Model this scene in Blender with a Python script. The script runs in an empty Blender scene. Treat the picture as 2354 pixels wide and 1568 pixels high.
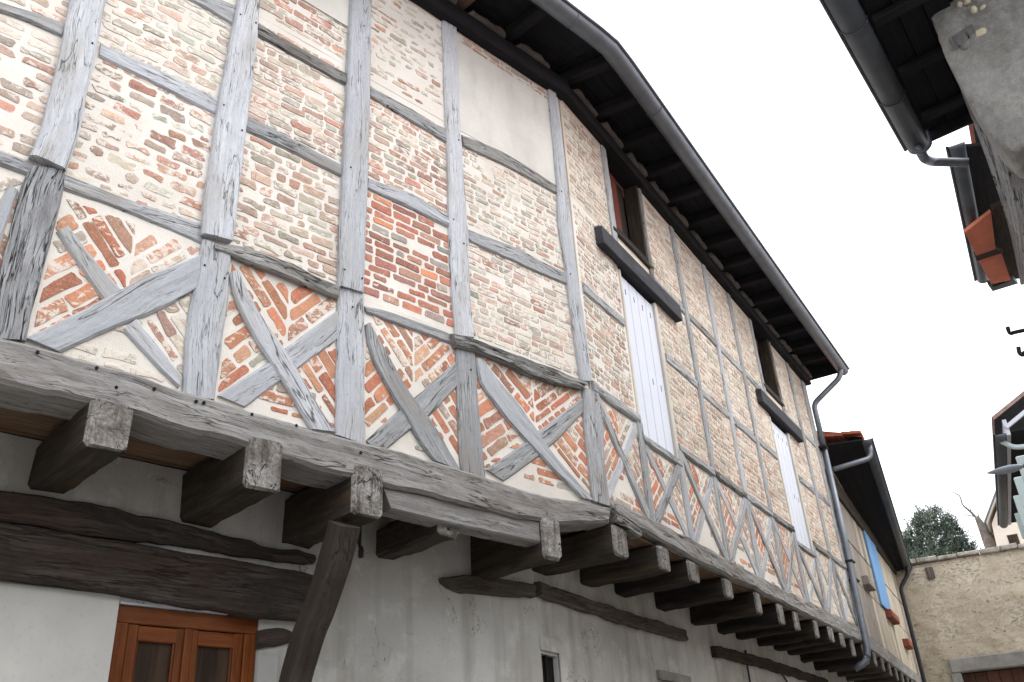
import bpy, math, random
from mathutils import Vector, Matrix, noise
random.seed(11)
V = Vector
sc = bpy.context.scene
R = math.radians

# ------------------------------------------------------------------ camera
PW, PH = 2353.0, 1568.0                       # measuring grid used on the photograph
CX, CY = PW / 2, PH / 2
VZ = V((925.0, -3100.0)); VA = V((3550.0, 1725.0))      # vanishing points: plumb lines, long facade
FOC = math.sqrt(-((VZ.x - CX) * (VA.x - CX) + (VZ.y - CY) * (VA.y - CY)))
EYE = V((0, 0, 1.6))
def _cam(p): return V((p[0] - CX, -(p[1] - CY), -FOC))
_Z = _cam(VZ).normalized(); _X = _cam(VA); _X = (_X - _Z * _X.dot(_Z)).normalized(); _Y = _Z.cross(_X)
ROT = Matrix((_X, _Y, _Z))                    # camera -> world
def ray(p): return ROT @ _cam(p)
cam = bpy.data.cameras.new('camera'); cam.sensor_width = 36; cam.lens = FOC / PW * 36
cam.clip_end = 600; cam.clip_start = 0.02
cam_o = bpy.data.objects.new('camera', cam); sc.collection.objects.link(cam_o)
cam_o.matrix_world = Matrix.Translation(EYE) @ ROT.to_4x4()
sc.camera = cam_o

# ------------------------------------------------------------------ sky, sun, exposure
SUN_EL, SUN_AZ = 50.0, -62.0                  # azimuth measured from +X towards +Y
world = bpy.data.worlds.new('World'); sc.world = world; world.use_nodes = True
wn = world.node_tree; wn.nodes.clear()
wo = wn.nodes.new('ShaderNodeOutputWorld'); wb = wn.nodes.new('ShaderNodeBackground')
sky = wn.nodes.new('ShaderNodeTexSky'); sky.sky_type = 'NISHITA'; sky.sun_disc = False
sky.sun_elevation = R(SUN_EL); sky.sun_rotation = R(90 - SUN_AZ)
sky.dust_density = 4.0; sky.air_density = 1.0; sky.ozone_density = 1.0
hs = wn.nodes.new('ShaderNodeHueSaturation'); hs.inputs['Saturation'].default_value = 0.35
mx = wn.nodes.new('ShaderNodeMixRGB'); mx.inputs[0].default_value = 0.8
mx.inputs[2].default_value = (10.6, 10.8, 11.2, 1)   # even cloud cover over the blue
wn.links.new(sky.outputs[0], hs.inputs['Color']); wn.links.new(hs.outputs[0], mx.inputs[1])
wn.links.new(mx.outputs[0], wb.inputs[0]); wb.inputs[1].default_value = 0.15
wn.links.new(wb.outputs[0], wo.inputs[0])
sun = bpy.data.lights.new('sun', 'SUN'); sun.energy = 0.9; sun.angle = R(25); sun.color = (1.0, 0.98, 0.95)
sun_o = bpy.data.objects.new('sun', sun); sc.collection.objects.link(sun_o)
_sd = V((math.cos(R(SUN_EL)) * math.cos(R(SUN_AZ)), math.cos(R(SUN_EL)) * math.sin(R(SUN_AZ)), math.sin(R(SUN_EL))))
sun_o.rotation_euler = _sd.to_track_quat('Z', 'Y').to_euler()
sc.view_settings.view_transform = 'Standard'; sc.view_settings.look = 'None'
sc.view_settings.gamma = 1; sc.view_settings.use_curve_mapping = False
sc.view_settings.exposure = 0.64
sc.cycles.max_bounces = 6; sc.cycles.diffuse_bounces = 3; sc.cycles.glossy_bounces = 2; sc.cycles.transmission_bounces = 2; sc.cycles.volume_bounces = 0
sc.cycles.caustics_reflective = False; sc.cycles.caustics_refractive = False

# ------------------------------------------------------------------ helpers: planes and pixels
class Fr:
    """A vertical facade plane: s runs along it, z is height, off is metres in front of it."""
    def __init__(self, P, deg):
        t = R(deg); self.P = V((P[0], P[1], 0)); self.d = V((math.cos(t), math.sin(t), 0)); self.n = V((-math.sin(t), math.cos(t), 0))
    def px(self, p, off=0.0):
        r = ray(p); t = (self.n.dot(self.P - EYE) - off) / self.n.dot(r); w = EYE + r * t
        return (self.d.dot(w - self.P), w.z)
    def w(self, s, z, off=0.0): return self.P + self.d * s - self.n * off + V((0, 0, z))
    def loc(self, w): w = w - self.P; return (self.d.dot(w), w.z, -self.n.dot(w))
def on_z(p, z):
    r = ray(p); return EYE + r * ((z - EYE.z) / r.z)
def at_dist(p, dist):                         # horizontal distance from the eye
    r = ray(p); return EYE + r * (dist / math.hypot(r.x, r.y))
FA = Fr((0, 4), 0); FB = Fr((4.87, 4), 14.2)
TB = math.tan(R(7.1))
_e = FB.w(8.1, 0); FC = Fr((_e.x, _e.y), 18)

# ------------------------------------------------------------------ helpers: objects
ORG = {}
def link(o): sc.collection.objects.link(o); return o
def thing(name, label, cat, loc, group=None):
    o = link(bpy.data.objects.new(name, None)); o.location = loc; o.empty_display_size = .2
    o['label'] = label; o['category'] = cat
    if group: o['group'] = group
    ORG[o] = V(loc); return o
def mk(name, vs, fs, mats, parent=None, uv=None, fm=None, smooth=False, col=None, label=None, kind=None):
    """One mesh object from world-space points; the origin sits in the middle of the piece."""
    vs = [V(v) for v in vs]
    lo = V((min(v.x for v in vs), min(v.y for v in vs), min(v.z for v in vs)))
    hi = V((max(v.x for v in vs), max(v.y for v in vs), max(v.z for v in vs)))
    c = (lo + hi) / 2
    me = bpy.data.meshes.new(name); me.from_pydata([v - c for v in vs], [], fs)
    if not isinstance(mats, (list, tuple)): mats = [mats]
    for m in mats: me.materials.append(m)
    if fm: me.polygons.foreach_set('material_index', fm)
    if smooth: me.polygons.foreach_set('use_smooth', [True] * len(me.polygons))
    if uv:
        l = me.uv_layers.new(name='UVMap'); d = l.data
        idx = [0] * len(me.loops); me.loops.foreach_get('vertex_index', idx)
        flat = []
        for i in idx: flat += [uv[i][0], uv[i][1]]
        d.foreach_set('uv', flat)
    if col:
        a = me.color_attributes.new('tone', 'FLOAT_COLOR', 'POINT')
        a.data.foreach_set('color', [x for cc in col for x in cc])
    me.update()
    o = link(bpy.data.objects.new(name, me)); ORG[o] = c
    if parent: o.parent = parent; o.location = c - ORG[parent]
    else: o.location = c
    if label: o['label'] = label
    if kind: o['kind'] = kind
    return o
def tag(o, label, cat, group=None):
    o['label'] = label; o['category'] = cat
    if group: o['group'] = group
    return o
def nz(x, y=0.0, z=0.0): return noise.noise(V((x, y, z)))

def lerp2(a, b, t): return (a[0] + (b[0] - a[0]) * t, a[1] + (b[1] - a[1]) * t)
def resample(pl, n):
    ls = [math.hypot(pl[i + 1][0] - pl[i][0], pl[i + 1][1] - pl[i][1]) for i in range(len(pl) - 1)]
    T = sum(ls); out = []
    for k in range(n + 1):
        t = T * k / n; i = 0
        while i < len(ls) - 1 and t > ls[i]: t -= ls[i]; i += 1
        out.append(lerp2(pl[i], pl[i + 1], min(1, t / max(ls[i], 1e-9))))
    for _ in range(2):                                    # soften the corners of traced lines
        out = [out[0]] + [((out[i - 1][0] + 2 * out[i][0] + out[i + 1][0]) / 4, (out[i - 1][1] + 2 * out[i][1] + out[i + 1][1]) / 4) for i in range(1, n)] + [out[-1]]
    return out

SEED = [0]
def timber(name, fr, L, Rr, off, depth, mat, parent, wob=0.006, rough=0.004, cham=0.012, seg=0.06, endmat=None, label=None):
    """Hewn timber in a facade plane between two edge lines (s,z): uneven front, chamfers, sides and ends."""
    SEED[0] += 1; sd = SEED[0] * 7.31
    ln = max(sum(math.dist(L[i], L[i + 1]) for i in range(len(L) - 1)), .05)
    n = max(4, min(90, int(ln / seg)))
    a, b = resample(L, n), resample(Rr, n)
    m = 6; vs = []; uv = []; fs = []; fm = []
    for i in range(n + 1):
        u = ln * i / n
        l, r = a[i], b[i]
        wx, wz = r[0] - l[0], r[1] - l[1]; w = math.hypot(wx, wz) or 1e-6; wx /= w; wz /= w
        el = wob * (nz(u * 4, sd) + .6 * nz(u * 13, sd + 3)); er = wob * (nz(u * 4, sd + 9) + .6 * nz(u * 13, sd + 5))
        l = (l[0] + wx * el, l[1] + wz * el); r = (r[0] + wx * er, r[1] + wz * er)
        row = [(0, -depth)] + [(0, -cham)] + [(k / (m - 1), None) for k in range(m)] + [(1, -cham), (1, -depth)]
        w = math.hypot(r[0] - l[0], r[1] - l[1])
        c0 = min(cham / max(w, 1e-6), .2)
        for j, (t, o) in enumerate(row):
            tt = t
            if o is None:
                tt = c0 + t * (1 - 2 * c0)
                oo = off + rough * (nz(u * 3, t * w * 14, sd) + .7 * nz(u * 9, t * w * 40, sd))
                v = tt * w
            else:
                oo = off + o; v = -(-o) if j < 2 else w + (-o)
            p = lerp2(l, r, tt); vs.append(fr.w(p[0], p[1], oo)); uv.append((u, v))
    K = m + 4
    for i in range(n):
        for j in range(K - 1):
            fs.append((i * K + j, i * K + j + 1, (i + 1) * K + j + 1, (i + 1) * K + j)); fm.append(0)
    fs.append(tuple(range(K))[::-1]); fm.append(1 if endmat else 0)
    fs.append(tuple(n * K + j for j in range(K))); fm.append(1 if endmat else 0)
    # keep face orientation outward
    e1 = vs[1 * K + 4] - vs[4]; e2 = vs[5] - vs[4]
    if e1.cross(e2).dot(-fr.n) > 0: fs = [f[::-1] for f in fs]
    return mk(name, vs, fs, [mat, endmat] if endmat else mat, parent, uv=uv, fm=fm, smooth=False, label=label)
def tpx(name, fr, L, Rr, off, depth, mat, parent, **k):
    return timber(name, fr, [fr.px(p, off) for p in L], [fr.px(p, off) for p in Rr], off, depth, mat, parent, **k)
def vpost(name, fr, s, z0, z1, w, off, depth, mat, parent, lean=0.0, **k):
    return timber(name, fr, [(s - w / 2 + lean, z1), (s - w / 2 + random.uniform(-.008, .008), (z0 + z1) / 2), (s - w / 2, z0)],
                  [(s + w / 2 + lean, z1), (s + w / 2 + random.uniform(-.008, .008), (z0 + z1) / 2), (s + w / 2, z0)], off, depth, mat, parent, **k)
def hrail(name, fr, s0, s1, z, h, off, depth, mat, parent, dz=0.0, bow=0.0, **k):
    sm = (s0 + s1) / 2
    return timber(name, fr, [(s0, z + h / 2), (sm, z + h / 2 + bow + dz / 2), (s1, z + h / 2 + dz)], [(s0, z - h / 2), (sm, z - h / 2 + bow * .6 + dz / 2), (s1, z - h / 2 + dz)], off, depth, mat, parent, **k)

def hexa(name, P, mat, parent, bev=0.0, endmat=None, end_faces=(), label=None, sub=6, rough=0.0):
    """Eight-corner block: P = 4 front corners (ring) + 4 back corners, lengthwise subdivided, edges chamfered."""
    f, b = P[:4], P[4:]
    c = sum(f, V()) / 4
    def ring(t, inset):
        q = [f[i].lerp(b[i], t) for i in range(4)]
        out = []
        for i in range(4):
            p, pr, nx = q[i], q[i - 1], q[(i + 1) % 4]
            e = bev if bev else 0.0
            out.append(p + (pr - p).normalized() * e); out.append(p + (nx - p).normalized() * e)
        if inset:
            cc = sum(out, V()) / len(out); out = [cc + (o - cc) * (1 - inset) for o in out]
        return out
    L = (f[0] - b[0]).length; SEED[0] += 1; sd = SEED[0] * 3.7
    rings = []; us = []
    if bev: rings.append(ring(0, min(.10, bev * 4))); us.append(0)
    for k in range(sub + 1):
        t = k / sub if not bev else (bev / L) + (1 - bev / L) * k / sub
        rg = ring(t, 0)
        if rough:
            cc = sum(rg, V()) / 8
            rg = [p + (p - cc).normalized() * rough * (nz(t * L * 5, i * 1.7, sd) + .5 * nz(t * L * 16, i * 2.9, sd)) for i, p in enumerate(rg)]
        rings.append(rg); us.append(t * L)
    vs = []; uv = []; fs = []; fm = []
    for k, rg in enumerate(rings):
        v = 0
        for i, p in enumerate(rg):
            vs.append(p); uv.append((us[k], v)); v += (rg[(i + 1) % 8] - p).length
    for k in range(len(rings) - 1):
        for i in range(8):
            fs.append((k * 8 + i, (k + 1) * 8 + i, (k + 1) * 8 + (i + 1) % 8, k * 8 + (i + 1) % 8)); fm.append(1 if (endmat and k == 0 and bev) else 0)
    fs.append(tuple(range(8))); fm.append(1 if endmat else 0)
    o = len(vs) - 8
    fs.append(tuple(o + i for i in range(8))[::-1]); fm.append(0)
    nrm = (f[1] - f[0]).cross(f[2] - f[1])
    if nrm.dot(f[0] - b[0]) < 0: fs = [x[::-1] for x in fs]
    return mk(name, vs, fs, [mat, endmat] if endmat else mat, parent, uv=uv, fm=fm, label=label)
def fbox(name, fr, s0, s1, z0, z1, o0, o1, mat, parent, bev=0.004, axis='s', **k):
    """Box in a facade frame; axis tells which way the grain runs."""
    c = lambda s, z, o: fr.w(s, z, o)
    if axis == 's': P = [c(s0, z0, o0), c(s0, z0, o1), c(s0, z1, o1), c(s0, z1, o0), c(s1, z0, o0), c(s1, z0, o1), c(s1, z1, o1), c(s1, z1, o0)]
    elif axis == 'z': P = [c(s0, z1, o0), c(s1, z1, o0), c(s1, z1, o1), c(s0, z1, o1), c(s0, z0, o0), c(s1, z0, o0), c(s1, z0, o1), c(s0, z0, o1)]
    else: P = [c(s0, z0, o1), c(s1, z0, o1), c(s1, z1, o1), c(s0, z1, o1), c(s0, z0, o0), c(s1, z0, o0), c(s1, z1, o0), c(s0, z1, o0)]
    return hexa(name, P, mat, parent, bev=bev, **k)

def tube(name, pts, rad, mat, parent, n=10, caps=True, label=None, smooth=True):
    pts = [V(p) for p in pts]; rad = rad if isinstance(rad, (list, tuple)) else [rad] * len(pts)
    vs = []; fs = []; uv = []; u = 0
    up = V((0.13, 0.21, 1)).normalized()
    for i, p in enumerate(pts):
        t = (pts[min(i + 1, len(pts) - 1)] - pts[max(i - 1, 0)]).normalized()
        x = t.cross(up)
        if x.length < .1: x = t.cross(V((1, 0, 0)))
        x.normalize(); y = x.cross(t)
        if i: u += (p - pts[i - 1]).length
        for k in range(n):
            a = 2 * math.pi * k / n; vs.append(p + (x * math.cos(a) + y * math.sin(a)) * rad[i]); uv.append((u, k / n * 6.28 * rad[i]))
    for i in range(len(pts) - 1):
        for k in range(n): fs.append((i * n + k, i * n + (k + 1) % n, (i + 1) * n + (k + 1) % n, (i + 1) * n + k))
    if caps: fs.append(tuple(range(n))[::-1]); fs.append(tuple((len(pts) - 1) * n + k for k in range(n)))
    return mk(name, vs, fs, mat, parent, uv=uv, smooth=smooth, label=label)
def smooth_path(pts, k=6):
    pts = [V(p) for p in pts]; out = []
    for i in range(len(pts) - 1):
        p0, p1, p2, p3 = pts[max(i - 1, 0)], pts[i], pts[i + 1], pts[min(i + 2, len(pts) - 1)]
        for j in range(k):
            t = j / k
            out.append(.5 * ((2 * p1) + (p2 - p0) * t + (2 * p0 - 5 * p1 + 4 * p2 - p3) * t * t + (3 * p1 - p0 - 3 * p2 + p3) * t ** 3))
    out.append(pts[-1]); return out
def round_path(pts, r=.08, k=5):
    pts = [V(p) for p in pts]; out = [pts[0]]
    for i in range(1, len(pts) - 1):
        a = pts[i] + (pts[i - 1] - pts[i]).normalized() * r; b = pts[i] + (pts[i + 1] - pts[i]).normalized() * r
        for j in range(k + 1):
            t = j / k; out.append(a * (1 - t) ** 2 + pts[i] * 2 * t * (1 - t) + b * t * t)
    out.append(pts[-1]); return out
def gutter(name, pts, out_dirs, r, mat, parent, label=None):
    """Half-round gutter hung with its open side up, rolled front bead, closed ends."""
    vs = []; fs = []; prof = []
    for k in range(11):
        a = math.pi * k / 10; prof.append((-math.cos(a) * r, -math.sin(a) * r))
    for k in range(7): a = math.pi * k / 6 * 1.7; prof.append((r + .012 - math.cos(a) * .012, math.sin(a) * .012))
    inner = [(x * .93, z * .93 + .001) for x, z in prof[:11]][::-1]
    prof = prof + inner; n = len(prof)
    for p, d in zip(pts, out_dirs):
        for x, z in prof: vs.append(V(p) + d * x + V((0, 0, z)))
    for i in range(len(pts) - 1):
        for k in range(n): fs.append((i * n + k, i * n + (k + 1) % n, (i + 1) * n + (k + 1) % n, (i + 1) * n + k))
    for i in (0, len(pts) - 1):
        fs.append(tuple(i * n + k for k in range(11)) if i else tuple(i * n + k for k in range(11))[::-1])
    return mk(name, vs, fs, mat, parent, smooth=True, label=label)

def sheet(name, fr, s0, s1, z0, z1, holes, off, thick, mat, parent, amp=0.003, step=.12, label=None, kind=None, sd=0.0):
    """Wall sheet with rectangular openings, reveals as deep as the wall, gently uneven."""
    def cuts(a, b, ex):
        c = sorted({a, b, *[x for x in ex if a < x < b]}); out = []
        for i in range(len(c) - 1):
            k = max(1, int((c[i + 1] - c[i]) / step)); out += [c[i] + (c[i + 1] - c[i]) * j / k for j in range(k)]
        return out + [c[-1]]
    S = cuts(s0, s1, [h[i] for h in holes for i in (0, 1)]); Zs = cuts(z0, z1, [h[i] for h in holes for i in (2, 3)])
    vs = []; fs = []; ix = {}; bx = {}
    def inh(s, z): return any(h[0] < s < h[1] and h[2] < z < h[3] for h in holes)
    def vf(i, j):
        if (i, j) not in ix:
            d = amp * (nz(S[i] * 1.7 + sd, Zs[j] * 1.7, 2.1) + .5 * nz(S[i] * 6 + sd, Zs[j] * 6, 7.7))
            ix[(i, j)] = len(vs); vs.append(fr.w(S[i], Zs[j], off + d))
        return ix[(i, j)]
    def vb(i, j):
        if (i, j) not in bx: bx[(i, j)] = len(vs); vs.append(fr.w(S[i], Zs[j], off - thick))
        return bx[(i, j)]
    ns, nzz = len(S) - 1, len(Zs) - 1
    solid = lambda i, j: 0 <= i < ns and 0 <= j < nzz and not inh((S[i] + S[i + 1]) / 2, (Zs[j] + Zs[j + 1]) / 2)
    for i in range(ns):
        for j in range(nzz):
            if not solid(i, j): continue
            fs.append((vf(i, j), vf(i + 1, j), vf(i + 1, j + 1), vf(i, j + 1)))
            if not solid(i - 1, j): fs.append((vb(i, j), vf(i, j), vf(i, j + 1), vb(i, j + 1)))
            if not solid(i + 1, j): fs.append((vf(i + 1, j), vb(i + 1, j), vb(i + 1, j + 1), vf(i + 1, j + 1)))
            if not solid(i, j - 1): fs.append((vf(i, j), vb(i, j), vb(i + 1, j), vf(i + 1, j)))
            if not solid(i, j + 1): fs.append((vf(i, j + 1), vf(i + 1, j + 1), vb(i + 1, j + 1), vb(i, j + 1)))
    return mk(name, vs, fs, mat, parent, label=label, kind=kind)

# ------------------------------------------------------------------ materials
def srgb(r, g, b, k=1.0):
    f = lambda c: ((c / 255 + .055) / 1.055) ** 2.4 if c > 10 else c / 255 / 12.92
    return (f(r) * k, f(g) * k, f(b) * k, 1)
class M:
    def __init__(s, name, rough=.8, metal=0.0, spec=.3):
        s.m = bpy.data.materials.new(name); s.m.use_nodes = True; s.t = s.m.node_tree; s.b = s.t.nodes['Principled BSDF']
        s.b.inputs['Roughness'].default_value = rough; s.b.inputs['Metallic'].default_value = metal
        s.b.inputs['Specular IOR Level'].default_value = spec
    def n(s, typ, **k):
        q = s.t.nodes.new('ShaderNode' + typ)
        for a, v in k.items(): setattr(q, a, v)
        return q
    def l(s, a, b): s.t.links.new(a, b)
    def pos(s): return s.n('NewGeometry').outputs['Position']
    def mapping(s, src, scale, loc=None):
        q = s.n('Mapping'); s.l(src, q.inputs[0]); q.inputs['Scale'].default_value = scale
        if loc is not None: s.l(loc, q.inputs['Location'])
        return q.outputs[0]
    def noise(s, vec, scale, detail=4, rough=.55, dist=0.0):
        q = s.n('TexNoise'); s.l(vec, q.inputs['Vector']); q.inputs['Scale'].default_value = scale
        q.inputs['Detail'].default_value = detail; q.inputs['Roughness'].default_value = rough; q.inputs['Distortion'].default_value = dist
        return q.outputs['Fac']
    def ramp(s, fac, stops):
        q = s.n('ValToRGB'); s.l(fac, q.inputs[0]); e = q.color_ramp.elements
        while len(e) < len(stops): e.new(.5)
        for i, (p, c) in enumerate(stops): e[i].position = p; e[i].color = c if len(c) == 4 else (*c, 1)
        return q.outputs[0]
    def rng(s, v, a, b, c=0.0, d=1.0):
        q = s.n('MapRange'); s.l(v, q.inputs[0]); q.inputs[1].default_value = a; q.inputs[2].default_value = b; q.inputs[3].default_value = c; q.inputs[4].default_value = d
        return q.outputs[0]
    def math(s, op, a, b=None, c=None):
        q = s.n('Math', operation=op)
        for i, x in enumerate((a, b, c)):
            if x is None: continue
            if isinstance(x, (int, float)): q.inputs[i].default_value = x
            else: s.l(x, q.inputs[i])
        return q.outputs[0]
    def mix(s, fac, a, b, mode='MIX'):
        q = s.n('MixRGB', blend_type=mode)
        for i, x in enumerate((fac, a, b)):
            if isinstance(x, (int, float)): q.inputs[i].default_value = x
            elif isinstance(x, tuple): q.inputs[i].default_value = x
            else: s.l(x, q.inputs[i])
        return q.outputs[0]
    def bump(s, h, strength, dist=.01, nrm=None):
        q = s.n('Bump'); s.l(h, q.inputs['Height']); q.inputs['Strength'].default_value = strength; q.inputs['Distance'].default_value = dist
        if nrm is not None: s.l(nrm, q.inputs['Normal'])
        return q.outputs[0]
    def out(s, col=None, nrm=None, rough=None):
        if col is not None:
            if isinstance(col, tuple): s.b.inputs['Base Color'].default_value = col
            else: s.l(col, s.b.inputs['Base Color'])
        if nrm is not None: s.l(nrm, s.b.inputs['Normal'])
        if rough is not None: s.l(rough, s.b.inputs['Roughness'])
        return s.m

def wood(name, dark, mid, light, crack=(.03, .028, .026, 1), crk=1.0, stain=None, rough=.85, bump=.5):
    m = M(name, rough, spec=.2)
    uv = m.n('UVMap').outputs[0]; info = m.n('ObjectInfo').outputs['Random']
    loc = m.n('CombineXYZ'); m.l(m.math('MULTIPLY', info, 37.0), loc.inputs[0]); m.l(m.math('MULTIPLY', info, 91.0), loc.inputs[1]); loc = loc.outputs[0]
    grain = m.noise(m.mapping(uv, (2.2, 42, 1), loc), 1.0, 5, .7, .6)
    fine = m.noise(m.mapping(uv, (7, 210, 1), loc), 1.0, 3, .7, .3)
    blot = m.noise(m.mapping(uv, (3.0, 7, 1), loc), 1.0, 4, .6)
    col = m.ramp(m.math('ADD', m.math('MULTIPLY', grain, .5), m.math('MULTIPLY', blot, .5)), [(.26, dark), (.47, mid), (.70, light)])
    pc = m.n('CombineXYZ')
    for q_, (lo_, hi_, mul) in enumerate(((.78, 1.06, 1.0), (.79, 1.06, 1.0), (.80, 1.07, 1.0))): m.l(m.rng(m.math('FRACT', m.math('MULTIPLY', info, 7.13)), 0, 1, lo_, hi_), pc.inputs[q_])
    col = m.mix(1.0, col, pc.outputs[0], 'MULTIPLY')
    col = m.mix(m.rng(fine, .34, .56, .32, 0.0), col, (dark[0] * .55, dark[1] * .55, dark[2] * .55, 1))
    fl = m.noise(m.mapping(uv, (26, 120, 1), loc), 1.0, 2, .6); col = m.mix(m.rng(fl, .60, .70, 0, .5 * min(crk, 1)), col, (dark[0] * .35, dark[1] * .35, dark[2] * .35, 1))
    if stain: col = m.mix(m.rng(m.noise(m.mapping(uv, (1.3, 5, 1), loc), 1.0, 4, .6, .4), .5, .72, 0, .8), col, stain)
    # splits that follow the grain: ridged noise, broken up along the length
    def ridge(su, sv, w, thr, det):
        a = m.math('ABSOLUTE', m.math('SUBTRACT', m.noise(m.mapping(uv, (su, sv, 1), loc), 1.0, det, .55, .6), .5))
        return m.math('MULTIPLY', m.rng(a, 0.0, w, 1.0, 0.0), m.rng(blot, thr, thr + .1))
    c1 = ridge(.7, 7.5, .010, .42, 4); c2 = ridge(2.2, 40, .024, .46, 3)
    ck = m.math('MINIMUM', m.math('MULTIPLY', m.math('MAXIMUM', c1, m.math('MULTIPLY', c2, .7)), crk), 1.0)
    col = m.mix(ck, col, crack)
    h = m.math('ADD', m.math('MULTIPLY', grain, .5), m.math('MULTIPLY', fine, .5)); h = m.math('SUBTRACT', h, m.math('MULTIPLY', ck, 1.3))
    return m.out(col, m.bump(h, bump, .010))

W_PALE = wood('weathered_pale_oak', srgb(160, 162, 166), srgb(190, 192, 197), srgb(213, 215, 219), crk=1.0, crack=(.06, .057, .055, 1), stain=srgb(164, 160, 155), bump=.4)
W_RAIL = wood('weathered_grey_oak', srgb(134, 134, 135), srgb(168, 169, 171), srgb(199, 200, 202), crk=1.1, stain=srgb(140, 134, 127))
W_SILL = wood('weathered_sill_oak', srgb(112, 109, 106), srgb(150, 147, 144), srgb(184, 182, 180), crk=1.0, stain=srgb(118, 106, 95))
W_MOSS = wood('rotten_mossy_oak', srgb(104, 102, 99), srgb(152, 150, 147), srgb(194, 192, 189), crk=1.6, stain=srgb(104, 98, 90), bump=.9)
W_PLATE = wood('grey_brown_plate_oak', srgb(66, 60, 54), srgb(98, 91, 84), srgb(132, 125, 117), crk=.9, stain=srgb(84, 70, 58), bump=.8)
W_SHAG = wood('shaggy_grey_oak', srgb(96, 95, 94), srgb(158, 158, 160), srgb(206, 207, 210), crk=2.0, bump=1.0)
W_DARK = wood('dark_stained_oak', srgb(46, 41, 38), srgb(76, 69, 64), srgb(116, 107, 99), crk=.9, stain=srgb(84, 66, 55), bump=.9)
W_UNDER = wood('shaded_joist_oak', srgb(28, 26, 25), srgb(44, 40, 38), srgb(68, 60, 54), crk=.8, stain=srgb(74, 60, 44))  # darker oak for the farther joists, shade under the jetty put into the colour
W_JOIST = wood('old_brown_oak', srgb(36, 33, 30), srgb(60, 54, 48), srgb(92, 82, 72), crk=.8, stain=srgb(92, 74, 54))
W_BOARD = wood('brown_floor_boards', srgb(84, 66, 52), srgb(122, 98, 78), srgb(158, 132, 108), crk=.5)
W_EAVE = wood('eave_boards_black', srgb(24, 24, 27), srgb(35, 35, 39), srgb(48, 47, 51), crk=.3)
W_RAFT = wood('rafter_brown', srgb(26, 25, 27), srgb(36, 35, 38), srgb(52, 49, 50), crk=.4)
W_RAFB = wood('rafter_bare_brown', srgb(84, 66, 58), srgb(112, 92, 82), srgb(140, 118, 106), crk=.4)
W_POST = wood('brown_prop_oak', srgb(50, 43, 38), srgb(72, 64, 58), srgb(96, 87, 79), crk=.9)
W_PLANK = wood('cream_plank', srgb(150, 140, 126), srgb(196, 184, 164), srgb(220, 208, 186), crk=.5)
W_PLGR = wood('grey_plank', srgb(120, 112, 104), srgb(166, 156, 146), srgb(196, 188, 178), crk=.7)

def end_grain():
    m = M('sawn_end_grain', .92, spec=.12); p = m.pos()
    a = m.noise(p, 7, 5, .65, .5); b = m.noise(p, 55, 4, .7); st = m.noise(m.mapping(p, (16, 16, 2.5)), 1, 4, .65)
    col = m.ramp(m.math('ADD', m.math('MULTIPLY', a, .55), m.math('MULTIPLY', b, .45)), [(.36, srgb(84, 79, 74)), (.5, srgb(136, 132, 128)), (.66, srgb(182, 180, 178))])
    col = m.mix(m.rng(st, .50, .64, 0, .75), col, srgb(76, 68, 60))
    ck = m.rng(m.math('ABSOLUTE', m.math('SUBTRACT', m.noise(p, 6, 4, .6, .8), .5)), 0, .012, 1, 0); ck = m.math('MULTIPLY', ck, m.rng(a, .46, .52))
    col = m.mix(ck, col, srgb(34, 31, 28)); h = m.math('SUBTRACT', m.math('ADD', b, st), m.math('MULTIPLY', ck, 1.5))
    return m.out(col, m.bump(h, .8, .014))
END = end_grain()

def mortar(name, base, alt, bumpk=.35, stain=None):
    m = M(name, .92, spec=.15); p = m.pos()
    a = m.noise(p, 2.2, 3, .6); b = m.noise(p, 38, 4, .7); c = m.noise(p, 150, 2, .7)
    col = m.mix(m.rng(a, .35, .7), base, alt)
    col = m.mix(m.rng(b, .56, .74, 0, .35), col, (alt[0] * .7, alt[1] * .67, alt[2] * .62, 1))
    if stain: col = m.mix(m.rng(m.noise(m.mapping(p, (3, 3, .8)), 1.3, 5, .65), .52, .72, 0, .6), col, stain)
    return m.out(col, m.bump(m.math('ADD', b, m.math('MULTIPLY', c, .5)), bumpk, .006))
MORTAR = mortar('lime_mortar', srgb(226, 221, 214), srgb(211, 204, 195), .45)
MORTAR_B = mortar('lime_mortar_buff', srgb(218, 207, 194), srgb(198, 186, 172), .6, stain=srgb(176, 161, 146))
PLASTER = mortar('smooth_cream_plaster', srgb(214, 211, 204), srgb(197, 194, 188), .2, stain=srgb(184, 180, 172))

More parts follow.
